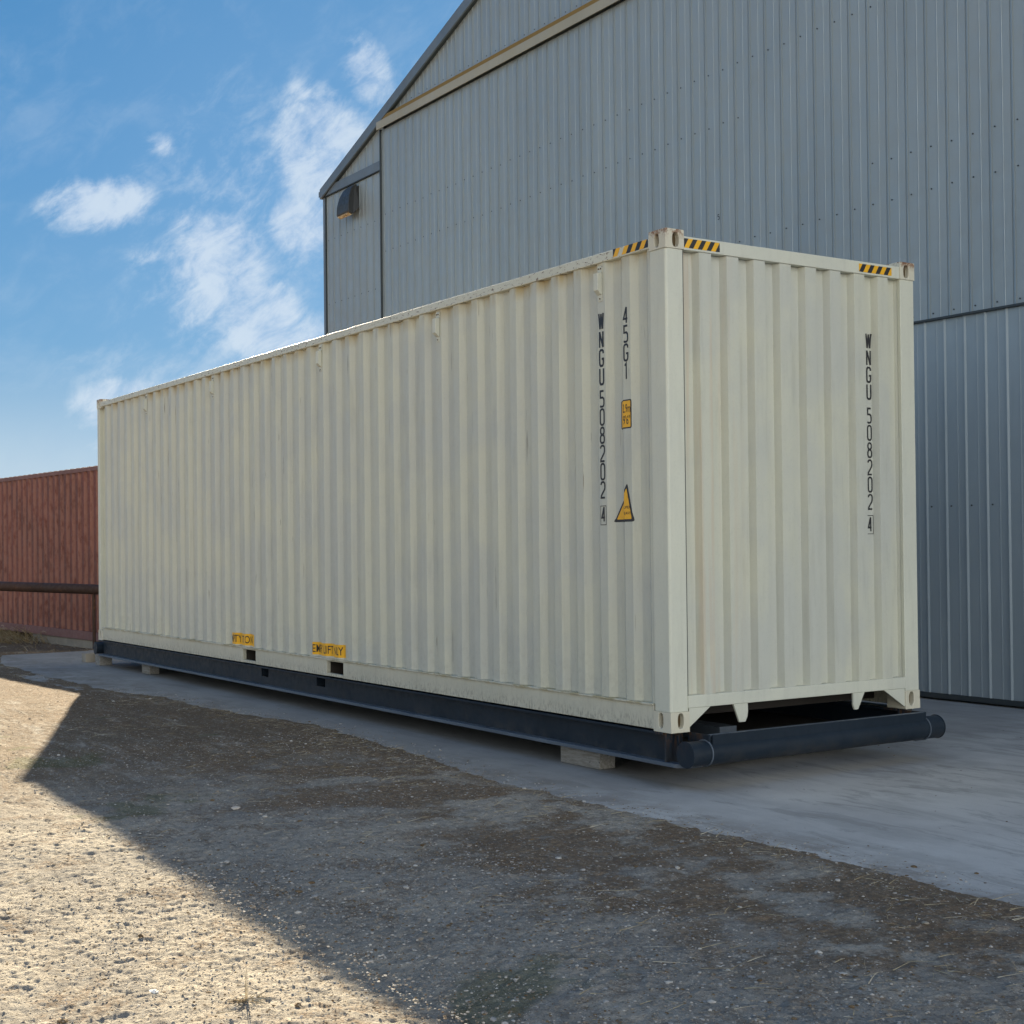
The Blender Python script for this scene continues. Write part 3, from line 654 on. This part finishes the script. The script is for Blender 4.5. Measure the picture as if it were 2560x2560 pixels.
for k in range(38):
    xx = -KL+.3+k*.31
    if any(a-.06 < xx < b+.06 for a, b in ((-7.13, -6.77), (-5.09, -4.72))): continue
    MB().box(xx, xx+.045, .075, KW-.075, .040, .184).build('cross_member', M_DARKUNDER, CT)
# gussets and teeth under the sill
for pl in ([(.161, .1475), (.349, .1475), (.161, .020)], [(2.277, .1475), (2.055, .1475), (2.277, .012)]):
    MB().prism(pl, 'x', -.020, -.006).build('corner_gusset', M_POST, CT)
for pl in ([(.560, .1475), (.691, .1475), (.692, .090), (.685, .055), (.667, .022), (.612, .022)], [(1.727, .1475), (1.846, .1475), (1.777, .028), (1.740, .028), (1.727, .060)]):
    MB().prism(pl, 'x', -.020, -.006).build('tunnel_bracket', M_POST, CT)
# tall vent covers under the top rail
for k, xc in enumerate((-.722, -2.946, -5.170, -7.928, -10.175)):
    v0, v1 = 2.965, 3.215; d0 = .012
    m2 = MB(); m2.box(xc-.044, xc+.044, -(-d0+.0)-.003+.0, d0+.02, v0+.055, v1-.05)
    m2.v = []; m2.f = []; m2.mi = []
    y = d0-.0008
    m2.prism([(y, v1-.045), (y-.040, v1-.055), (y-.040, v0+.075), (y-.008, v0+.045), (y, v0+.045)], 'x', xc-.030, xc+.020)
    vent = m2.build('vent_cover', M_POST, CT, bevel=.003)
    MB().box(xc-.026, xc+.026, y-.004, y, v1-.0445, v1).build('vent_flange', M_RAIL, vent); MB().box(xc-.022, xc+.022, y-.004, y, v0, v0+.0445).build('vent_flange', M_RAIL, vent)
    for dx_, zz in ((-.012, v1-.02), (.012, v1-.02), (0, v0+.018)): MB().tube((xc+dx_, y-.0045, zz), (xc+dx_, y-.009, zz), .0055, 8).build('vent_rivet', M_HOLE, vent)

# code lettering, one mesh per line of characters
def lettering(lines_, prof, F, name='code_lettering', dd=.012):
    m = MB()
    for txt, uc, zt, h, pitch, wc, wd in lines_: column(m, txt, uc, zt, h, pitch, wc, wd, lambda u, v, l: (u, v, l), .0)
    me = bpy.data.meshes.new(name); me.from_pydata(m.v, [], m.f)
    conform(me, prof, F, .0012); return link(name, me, M_BLACK, CT)
lettering([('WNGU', -.718, 2.880, .111, .1303, .042, .0165)], SP, FS)['label'] = 'black letters WNGU on the long side'
lettering([('508202', -.718, 2.330, .110, .1286, .043, .0145), ('4', -.716, 1.511, .102, .1, .034, .0145), ('#', -.716, 1.504, .104, .1, .034, .005)], SP, FS)['label'] = 'black digits 508202 and boxed 4 on the long side'
lettering([('45G1', -.445, 2.883, .110, .129, .042, .0145)], SP, FS)['label'] = 'black size code 45G1'
lettering([('WNGU', 1.994, 2.790, .107, .1257, .039, .0150)], EP, FE)['label'] = 'black letters WNGU on the end wall'
lettering([('508202', 1.994, 2.235, .106, .1280, .039, .0135), ('4', 1.987, 1.428, .104, .1, .034, .0145), ('#', 1.987, 1.426, .106, .1, .036, .005)], EP, FE)['label'] = 'black digits 508202 and boxed 4 on the end wall'

# stickers laid over the folds
def decal(name, me, m, F, prof, lift, parent, label=None):
    conform(me, prof, F, lift); o = link(name, me, m, parent)
    if label: o['label'] = label
    return o
FLAT = [(-100, 0), (100, 0)]
u0, u1, v0, v1 = -.548, -.392, 2.045, 2.245
st_ = decal('height_sticker', flat_poly([(rounded(u0, u1, v0, v1, .012), 0)]), M_STKBLK, FS, SP, .0012, CT, 'yellow height sticker 2.9m 9\'6"')
decal('sticker_face', flat_poly([(rounded(u0+.009, u1-.009, v0+.009, v1-.009, .008), 0)]), M_YEL, FS, SP, .0022, st_)
decal('sticker_text', text_mesh('2.9m', u0+.060, u1-.009, v1-.090, v1-.030, 0, .004), M_BLACK, FS, SP, .0030, st_)
decal('sticker_text', text_mesh('9\'6"', u0+.066, u1-.014, v0+.028, v0+.092, 0, .004), M_BLACK, FS, SP, .0030, st_)
# the warning triangle
TA, TB, TC = (-.447, 1.672), (-.640, 1.402), (-.378, 1.402)
def inset(tri, k):
    c = ((tri[0][0]+tri[1][0]+tri[2][0])/3, (tri[0][1]+tri[1][1]+tri[2][1])/3); return [(c[0]+(q[0]-c[0])*k, c[1]+(q[1]-c[1])*k) for q in tri]
def roundtri(tri, k=.12):
    out = []
    for i in range(3):
        a, b, c_ = tri[i-1], tri[i], tri[(i+1) % 3]; p1 = (b[0]+(a[0]-b[0])*k, b[1]+(a[1]-b[1])*k); p2 = (b[0]+(c_[0]-b[0])*k, b[1]+(c_[1]-b[1])*k)
        for s_ in (0, .33, .67, 1): out.append(((1-s_)**2*p1[0]+2*s_*(1-s_)*b[0]+s_*s_*p2[0], (1-s_)**2*p1[1]+2*s_*(1-s_)*b[1]+s_*s_*p2[1]))
    return out
T_ = [TA, TB, TC]
tr = decal('warning_triangle', flat_poly([(roundtri(T_, .07), 0)]), M_STKBLK, FS, SP, .0012, CT, 'yellow triangle sticker reading SUPER HEAVY')
decal('triangle_face', flat_poly([(roundtri(inset(T_, .80), .05), 0)]), M_YEL, FS, SP, .0022, tr)
for tx, za, zb in (('SUPER', 1.492, 1.511), ('HEAVY', 1.452, 1.471)): decal('triangle_text', text_mesh(tx, -.505, -.408, za, zb, 0, .008), M_BLACK, FS, SP, .0030, tr)
for (a, b, c_, d_, nm) in ((-5.412, -4.765, .193, .316, 'near'), (-7.505, -6.835, .190, .316, 'far')):
    s1 = decal('lift_sticker', flat_poly([([(a, c_), (b, c_), (b, d_), (a, d_)], 0)]), M_YEL, FS, SP, .0014, CT, 'yellow sticker EMPTY LIFT ONLY over the %s fork pocket' % ('right' if nm == 'near' else 'left'))
    decal('lift_text', text_mesh('EMPTY LIFT ONLY', a+.008, b-.035, c_+.022, d_-.022, 0, .004), M_BLACK, FS, SP, .0024, s1)
def hazard(F, u0, u1, v0, v1, lift, flip=1, n=8, torn=False, off=0., label=None):
    pol = []; mi = []; w_ = (u1-u0)/n; sl_ = (v1-v0)*.62*flip
    base = flat_poly([([(u0, v0), (u1, v0), (u1, v1), (u0, v1)], 0)])
    bm = bmesh.new(); bm.from_mesh(base)
    dirn = Vector((v1-v0, -sl_, 0)).normalized()
    k = -4
    while k < n+4:
        x = u0+(k+off)*w_; bmesh.ops.bisect_plane(bm, geom=bm.verts[:]+bm.edges[:]+bm.faces[:], plane_co=(x, v0, 0), plane_no=dirn); k += 1
    for f_ in list(bm.faces):
        c = f_.calc_center_median(); q = (c.x-(c.y-v0)*sl_/(v1-v0)-u0)/w_-off; f_.material_index = int(math.floor(q)) % 2
        if torn and q > 1.3 and q < 2.5: bm.faces.remove(f_)
    for v in bm.verts: v.co = Vector(F(v.co.x, v.co.y, lift))
    me = bpy.data.meshes.new('hazard_tape'); bm.to_mesh(me); bm.free(); o = link('hazard_tape', me, [M_YEL, M_STKBLK], CT)
    if label: o['label'] = label
hazard(FE, .1625, .480, 3.229, 3.292, -.0007, 1, 8, label='yellow and black striped tape at left end of the end header')
hazard(FE, 1.842, 2.190, 3.229, 3.288, -.0007, 1, 8, off=1., label='yellow and black striped tape at right end of the end header')
hazard(FS, -.560, -.180, 3.247, 3.302, .0012, 1, 8, torn=True, off=.0, label='torn yellow and black striped tape on the long top rail')

# ------------------------------------------------------------------ steel skid under the container
SK = empty('steel_skid', (-6.096, 1.219, -.232), 'dark navy steel skid frame with round pipe ends carrying the cream container', 'skid')
for s_ in (0, 1):
    Y = (lambda v: v) if s_ == 0 else (lambda v: KW-v)
    def yb(a, b): return (min(Y(a), Y(b)), max(Y(a), Y(b)))
    m2 = MB()
    # web with the two small pockets cut through it
    wy0, wy1 = yb(.072, .088); holes = [(-6.646, -6.476), (-5.333, -5.150)]
    hs = [(a-.11*.0, b) for a, b in holes]
    # the pockets are seen on the web plane, a little further from the camera
    hs = [(-6.786, -6.606), (-5.448, -5.258)]
    xs = [-12.20]+[q for h in hs for q in h]+[-.02]
    for i in range(0, len(xs), 2): m2.box(xs[i], xs[i+1], wy0, wy1, -.2055, -.0265)
    for a, b in hs: m2.box(a, b, wy0+.0004, wy1-.0004, -.2055, -.124); m2.box(a, b, wy0+.0004, wy1-.0004, -.030, -.0265)
    beam = m2.build('side_beam', M_NAVY, SK)
    a_, b_ = yb(.000, .175); MB().box(-12.20, -.085, a_, b_, -.0262, -.0095).build('top_flange', M_NAVY, beam, bevel=.002)
    MB().prism([(-12.20, a_), (-.30, a_), (.02, a_+(.0 if s_ else .0)), (.10, Y(.06)), (.10, Y(.172)), (-12.20, Y(.172))], 'z', -.232, -.2058).build('bottom_flange', M_NAVYEDGE, beam, bevel=.003)
    for a, b in hs:
        q0, q1 = yb(.090, .30); m3 = MB(); m3.box(a-.008, a, q0, q1, -.124, -.030); m3.box(b, b+.008, q0, q1, -.124, -.030); m3.box(a, b, q0, q1, -.134, -.1245); m3.build('web_pocket', M_NAVY, beam)
    # nose plate at the near end and at the far end
    for near in (0, 1):
        if near == 0:
            p0, p1 = yb(.158, .176); MB().prism([(-.019, -.0105), (.186, -.0105), (.186, -.14), (.15, -.205), (-.019, -.205)], 'y', p0, p1).build('nose_plate', M_NAVY, beam)
            e0, e1 = yb(.008, .1575); MB().box(-.083, -.069, e0, e1, -.2055, -.0100).build('end_plate', M_NAVY, beam, bevel=.002)
for xx, nm in ((.142, 'near'), (-KL-.142, 'far')):
    zc, r = -.132, .083
    pp = MB(); pp.tube((xx, .002, zc), (xx, KW-.002, zc), r, 40); pipe = pp.build('tow_pipe', M_NAVY, SK, smooth_angle=40)
    for y0, y1 in ((.1545, .1620),(KW-.1620, KW-.1545)): MB().tube((xx, y0, zc), (xx, y1, zc), r+.007, 40).build('weld_collar', M_NAVYEDGE, pipe, smooth_angle=40)
    for y0, y1 in ((-.006, .0015), (KW-.0015, KW+.006)): MB().tube((xx, y0, zc), (xx, y1, zc), r+.005, 40).build('pipe_cap', M_NAVY, pipe, bevel=.002, smooth_angle=40)
MB().box(.187, .203, .180, 2.255, -.135, -.0105).build('cross_plate', M_NAVY, SK, bevel=.002)
MB().box(.150, .1868, .1765, 2.2615, -.0200, -.0102).build('cross_flange', M_NAVYEDGE, SK, bevel=.002)
MB().box(-KL-.20, -KL-.185, .18, 2.255, -.135, -.0105).build('cross_plate', M_NAVY, SK, bevel=.002)
for xc in (-3.9, -5.9, -7.9, -9.9, -11.8): MB().box(xc, xc+.12, .18, 2.255, -.158, -.03).build('cross_beam', M_NAVY, SK)
MB().box(-12.0, -.25, .177, 2.261, -.172, -.160).build('added_deck_plate', M_DARKUNDER, SK)  # dark plate added to keep the space under the container in shade
m2 = MB(); m2.box(-2.4, -.30, .70, .86, -.1595, -.050); m2.build('inner_runner', M_NAVYEDGE, SK, bevel=.003)

# timber blocks under the skid
def block(x0, x1, y0, y1, z1, label, m=M_WOOD, nm='timber_block', cat='block', rz=0.):
    o = MB().box(x0, x1, y0, y1, G+.0015, z1, rot=Matrix.Rotation(rz, 3, 'Z')).build(nm, m, None, bevel=.004); tag(o, label, cat); return o
block(-1.365, -.905, .090, .235, -.2335, 'pale weathered timber block under the near end of the skid', rz=R(1.5))
block(-10.72, -10.42, .11, .24, -.2335, 'grey timber block under the far third of the skid')
block(-12.40, -12.22, .02, .20, -.2335, 'light timber block under the far left end of the skid')
block(-13.05, -12.86, .02, .16, -.245, 'grey concrete chunk beside the far left skid pipe', M_FOOT, 'concrete_chunk', 'concrete')
block(-1.365, -.905, KW-.24, KW-.09, -.2335, 'shaded timber block under the near right side of the skid')
block(-10.75, -10.37, KW-.24, KW-.09, -.2335, 'shaded timber block under the far right side of the skid')

# ------------------------------------------------------------------ barn
YB = 5.65; XL = -16.35; RX = -3.6; sl_r = .3605; Z0 = 7.90
BN = empty('metal_barn', (RX, YB+8, G), 'tall grey ribbed metal barn with a gable end and a huge sliding door', 'barn')
def rake(x, dz=0.): return (Z0+sl_r*(x-XL)+dz) if x < RX else (Z0+sl_r*(2*RX-XL-x)+dz)
XR = 2*RX-XL
RIB = [(0, 0), (.001, .006), (.007, .006), (.008, 0), (.030, -.009), (.037, -.009), (.038, 0), (.150, 0), (.160, -.003), (.166, -.003), (.168, 0)]
RIBLOW = [(0, 0), (.008, -.012), (.018, -.012), (.036, 0), (.150, 0), (.154, -.003), (.162, -.003), (.170, 0)]
def rib_panel(name, x0, x1, start, pitch, y, zb, zt, m, parent, seg=RIB, closed=True):
    pr = prof_pts(x0, x1, start, pitch, seg)
    n = len(pr); vs = []; fs = []
    for th in (0, .012):
        vs += [(u, y+d+th, zb(u) if callable(zb) else zb) for u, d in pr]; vs += [(u, y+d+th, zt(u) if callable(zt) else zt) for u, d in pr]
    for i in range(n-1): fs += [(i, i+1, n+i+1, n+i), (2*n+i, 3*n+i, 3*n+i+1, 2*n+i+1), (i, 2*n+i, 2*n+i+1, i+1), (n+i, n+i+1, 3*n+i+1, 3*n+i)]
    fs += [(0, n, 3*n, 2*n), (n-1, 3*n-1, 4*n-1, 2*n-1)]
    mb = MB().add(vs, fs); return mb.build(name, m, parent)
# wall sheets left of the door, up to the little flashing, and the gable above
rib_panel('wall_sheet', XL+.06, -14.055, -16.26, .257, YB, -.30, 7.775, M_BARN, BN)
rib_panel('gable_sheet', XL+.20, -14.055, -16.26, .257, YB+.006, lambda x: 7.95, lambda x: max(rake(x, -.02), 7.951), M_BARN, BN)
# gable split at the ridge
xs_g = -14.055
rib_panel('gable_sheet', xs_g, RX, -14.0, .2560, YB+.006, 8.62, lambda x: rake(x, -.02), M_BARN, BN)
rib_panel('gable_sheet', RX+.001, XR-.05, RX, .2560, YB+.006, -.30, lambda x: max(rake(x, -.02), 7.8), M_BARN, BN)
# sliding door: upper sheets and lower sheets
DY = YB-.0
DR = empty('x', (0, 0, 0), None, None); bpy.data.objects.remove(DR)
door = rib_panel('sliding_door', -14.040, RX+3.4, -13.99, .2556, DY-.045, 3.520, 8.445, M_BARN, BN)
rib_panel('door_skirt', -14.040, RX+3.4, -2.545-.2445*46+.0, .2445, DY-.040, -.300, 3.500, M_BARNLOW, door, RIBLOW)
MB().box(-14.040, RX+3.4, DY-.078, DY-.030, 3.498, 3.522).build('belt_flashing', M_TRIMD, door, bevel=.002)
MB().box(-14.062, -14.0405, DY-.075, DY+.01, -.31, 8.46).build('door_edge', M_TRIMD, door)
MB().box(-14.030, RX+3.4, DY-.060, DY-.010, -.350, -.3005).build('door_bottom_rail', M_TRIMD, door)
MB().box(RX+3.4, RX+3.43, DY-.06, DY, -.30, 8.45).build('door_edge', M_TRIMD, door)
# track hood over the door
hood = MB().prism([(DY-.130, 8.447), (DY-.130, 8.580), (DY-.004, 8.600), (DY-.004, 8.585), (DY-.115, 8.565), (DY-.115, 8.447)], 'x', -14.07, RX+9).build('track_hood', M_BEIGE, BN)
MB().box(-13.95, RX+9, DY-.075, DY-.0045, 8.602, 8.672).build('track_gap_board', M_BROWN, hood)
# rake, corner and eave trims
for a, b in ((XL-.02, RX), (RX, XR+.02)):
    q = lambda x, d: (Z0-.005+sl_r*(x-XL)+d) if a < RX else (Z0-.005+sl_r*(XR-x)+d)
    m2 = MB(); vs = []
    for y in (YB-.085, YB-.055):
        for d in (-.135, .045): vs += [(a, y, q(a, d)), (b, y, q(b, d))]
    m2.add(vs, [(0, 1, 3, 2), (4, 6, 7, 5), (0, 4, 5, 1), (2, 3, 7, 6), (0, 2, 6, 4), (1, 5, 7, 3)]); m2.build('rake_trim', M_TRIM, BN)
    m2 = MB(); vs = []
    for y in (YB-.0545, YB+.004):
        for d in (-.135, -.118): vs += [(a, y, q(a, d)), (b, y, q(b, d))]
    m2.add(vs, [(0, 1, 3, 2), (4, 6, 7, 5), (0, 4, 5, 1), (2, 3, 7, 6), (0, 2, 6, 4), (1, 5, 7, 3)]); m2.build('rake_soffit', M_TRIMD, BN)
    m2 = MB(); vs = []
    for y in (YB-.054, YB+22):
        for d in (-.016, .030): vs += [(a-(.06 if a < RX-1 else 0), y, q(a-(.06 if a < RX-1 else 0), d)), (b+(.06 if b > RX+1 else 0), y, q(b+(.06 if b > RX+1 else 0), d))]
    m2.add(vs, [(0, 1, 3, 2), (4, 6, 7, 5), (0, 4, 5, 1), (2, 3, 7, 6), (0, 2, 6, 4), (1, 5, 7, 3)]); m2.build('roof', M_BARN, BN)
MB().prism([(XL-.075, 7.80), (XL+.0, 7.78), (XL+.0, 7.905), (XL-.075, 7.895)], 'y', YB-.08, YB+22).build('gutter', M_TRIM, BN)
MB().box(XL, XL+.085, YB-.030, YB+.05, -.36, 7.775).build('corner_trim', M_TRIM, BN, bevel=.004)
MB().box(XL+.0855, XL+.094, YB-.032, YB+.0, -.36, 7.775).build('trim_shadow_lip', M_TRIMD, BN)
MB().prism([(XL+.13, 7.792), (-14.064, 7.792), (-14.064, 7.948), (XL+.46, 7.948)], 'y', YB-.040, YB-.026).build('wall_flashing', M_TRIM, BN)
MB().box(XL+.09, -14.064, YB-.038, YB-.0235, 7.777, 7.7915).build('flashing_drip', M_TRIMD, BN)
MB().box(XL+.0, XL+.03, YB+.06, YB+22, -.36, 7.86).build('side_wall', M_BARN, BN)
MB().box(XR-.05, XR-.02, YB+.06, YB+22, -.36, 7.86).build('side_wall', M_BARN, BN)
MB().box(XL+.03, XR-.05, YB+21.9, YB+22, -.36, 7.8).build('rear_wall', M_BARN, BN)
MB().box(XL+.05, XR-.02, YB+.03, YB+.10, G+.001, -.2995).build('base_sill', M_TRIMD, BN)
# fastener rows: the hundred nearest are parts, the others one object
SCR = []
for z, xa, xb in ((6.98, -14, -.5), (6.33, -14, -5.2), (5.29, -3.3, -.5), (4.85, -5.4, -.5), (3.575, -3.2, -.5)):
    for k in range(54):
        x = -13.99+k*.2556+.075
        if xa < x < xb: SCR.append((x, DY-.046, z+random.uniform(-.008, .008)))
for k in range(50):
    x = -2.545-.2445*46+k*.2445+.075
    if -14 < x < -.5: SCR.append((x, DY-.041, 1.60))
for z in (6.95, 5.76):
    for k in range(9):
        if -16.26+k*.257+.078 < -14.1: SCR.append((-16.26+k*.257+.078, YB-.001, z))
for k in range(42):
    if 8.76 < rake(-13.9+k*.256, -.25): SCR.append((-13.9+k*.256+.06, YB+.004, 8.76))
SCR.sort(key=lambda q: (Vector(q)-CP).length)
scr0 = MB().tube((0, 0, 0), (0, -.006, 0), .0085, 8).build('sheet_screw', M_TRIMD, BN); scr0.data.transform(Matrix.Translation(origin(BN)))
for k, q in enumerate(SCR[:100]):
    o = scr0 if k == 0 else scr0.copy()
    if k: COL.objects.link(o)
    o.parent = BN; o.location = Vector(q)-origin(BN)
m2 = MB()
for q in SCR[100:]: m2.tube(q, (q[0], q[1]-.006, q[2]), .0085, 6)
m2.build('sheet_screws', M_TRIMD, BN)['kind'] = 'stuff'
m2 = MB(); stroke(m2, [(-5.60+u*.028, 5.185+v*.06) for u, v in GL['5'][0]], .008, 0, lambda u, v, l: (u, DY-.0475, v)); m2.build('chalked_digit', M_BLACK, door)

# wall lamp
LP = empty('wall_lamp', (-15.15, YB-.02, 7.45), 'dark bronze wedge shaped wall pack lamp with an amber lens under the barn eave', 'lamp')
yb_ = YB-.024
prof_l = [(yb_, 7.735), (yb_-.045, 7.735), (yb_-.125, 7.655), (yb_-.185, 7.52), (yb_-.215, 7.37), (yb_-.220, 7.225), (yb_-.205, 7.200), (yb_-.135, 7.170), (yb_, 7.31)]
hb = MB().prism(prof_l, 'x', -15.40, -14.92)
hb.v = [(-15.14+(x+15.16)*(1-.42*max(0., min(1., (z-7.30)/.43))**1.5), y, z) for x, y, z in hb.v]
hb.build('housing', M_LAMP, LP, bevel=.006)
lens = MB(); dyl = (-.002, -.0045)
lens.add([(-15.37, yb_-.207, 7.1985), (-14.95, yb_-.207, 7.1985), (-14.95, yb_-.140, 7.1700), (-15.37, yb_-.140, 7.1700),
          (-15.36, yb_-.212, 7.188), (-14.96, yb_-.212, 7.188), (-14.96, yb_-.146, 7.160), (-15.36, yb_-.146, 7.160)], [(0, 1, 2, 3), (4, 7, 6, 5), (0, 4, 5, 1), (1, 5, 6, 2), (2, 6, 7, 3), (3, 7, 4, 0)])
lens.build('lens', M_LENS, LP)
MB().box(-15.38, -14.94, yb_+.0005, YB-.0225+.02, 7.30, 7.70).build('back_plate', M_LAMP, LP)

# ------------------------------------------------------------------ red container behind
ra = R(180-1.6)
RC = empty('red_container', (-15.25, 1.56, -.375), 'faded rust red corrugated container behind the left end of the cream one', 'shipping container')
FR0 = lambda u, z, o: (-u, -o, z)
RH = 3.10; RW = 2.438; zb_r = -.345
def redF(u, z, o):   # u metres along from the right end, local frame
    return (-15.25-u*math.cos(R(5.1)), 1.64-u*math.sin(R(5.1))-o, z)
def rbox(m, u0, u1, o0, o1, z0, z1):
    vs = [redF(u, z, o) for z in (z0, z1) for o in (o0, o1) for u in (u0, u1)]
    return m.add(vs, [(0, 2, 3, 1), (4, 5, 7, 6), (0, 1, 5, 4), (2, 6, 7, 3), (0, 4, 6, 2), (1, 3, 7, 5)])
RPf = prof_pts(.17, 12.02, .2, .278, [(0, .005), (.030, .062), (.135, .062), (.170, .005)])
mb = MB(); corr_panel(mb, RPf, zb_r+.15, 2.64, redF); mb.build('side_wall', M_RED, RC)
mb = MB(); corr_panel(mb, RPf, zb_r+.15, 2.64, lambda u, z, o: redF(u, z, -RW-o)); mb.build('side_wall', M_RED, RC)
mb = MB(); rbox(mb, .0, 12.19, -.06, .0, 2.64, 2.715)
mb.build('top_rail', M_REDRAIL, RC, bevel=.006)
mb = MB(); rbox(mb, .0, 12.19, -RW, -RW+.06, 2.64, 2.715); mb.build('top_rail', M_REDRAIL, RC, bevel=.006)
mb = MB()
for k in range(44): rbox(mb, .3+k*.27, .42+k*.27, -RW+.07, -.07, 2.715, 2.732)
rbox(mb, .05, 12.1, -RW+.061, -.061, 2.70, 2.7145); mb.build('roof', M_REDRAIL, RC)
mb = MB(); rbox(mb, .16, 12.03, -.05, .004, zb_r, zb_r+.148); mb.build('bottom_rail', M_REDRAIL, RC, bevel=.004)
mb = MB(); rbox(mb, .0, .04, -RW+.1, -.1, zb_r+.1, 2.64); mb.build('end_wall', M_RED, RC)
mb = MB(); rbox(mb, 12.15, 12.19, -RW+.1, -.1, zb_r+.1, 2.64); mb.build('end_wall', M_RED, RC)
mb = MB(); rbox(mb, .05, 12.1, -RW+.05, -.05, zb_r+.02, zb_r+.1); mb.build('underframe', M_DARKUNDER, RC)
for u0 in (0, 12.02):
    for o1 in (0, -RW+.16): mb = MB(); rbox(mb, u0, u0+.16, o1-.16, o1, zb_r, 2.66 if u0 == 0 else 2.64); mb.build('corner_post', M_REDRAIL, RC, bevel=.005)
# concrete footings below it
for a, b, o0, o1, lb in ((.3, 5.0, -.95, -.03, 'low pale concrete footing under the near edge of the red container'), (.3, 5.0, -2.4, -1.6, 'concrete footing under the hidden far edge of the red container'), (8, 12.2, -2.4, -.03, 'concrete footing under the left end of the red container')):
    mb = MB(); rbox(mb, a, b, o0, o1, -.75, zb_r-.004); tag(mb.build('concrete_footing', M_FOOT, None, bevel=.02), lb, 'footing')
# rusty pipe barrier in front of it
PB = empty('pipe_barrier', (-15.53, 1.0, G-.05), 'dark rusty pipe rail on thin posts crossing in front of the red container', 'barrier')
MB().tube((-14.75, 1.39, .585), (-18.6, -.655, .668), .082, 24).build('pipe_rail', M_RUSTPIPE, PB, smooth_angle=40)
for px_, py_ in ((-15.53, .975), (-18.3, -.495)): MB().tube((px_, py_, -.60), (px_, py_, .56), .027, 12).build('post', M_RUSTPIPE, PB, smooth_angle=40)
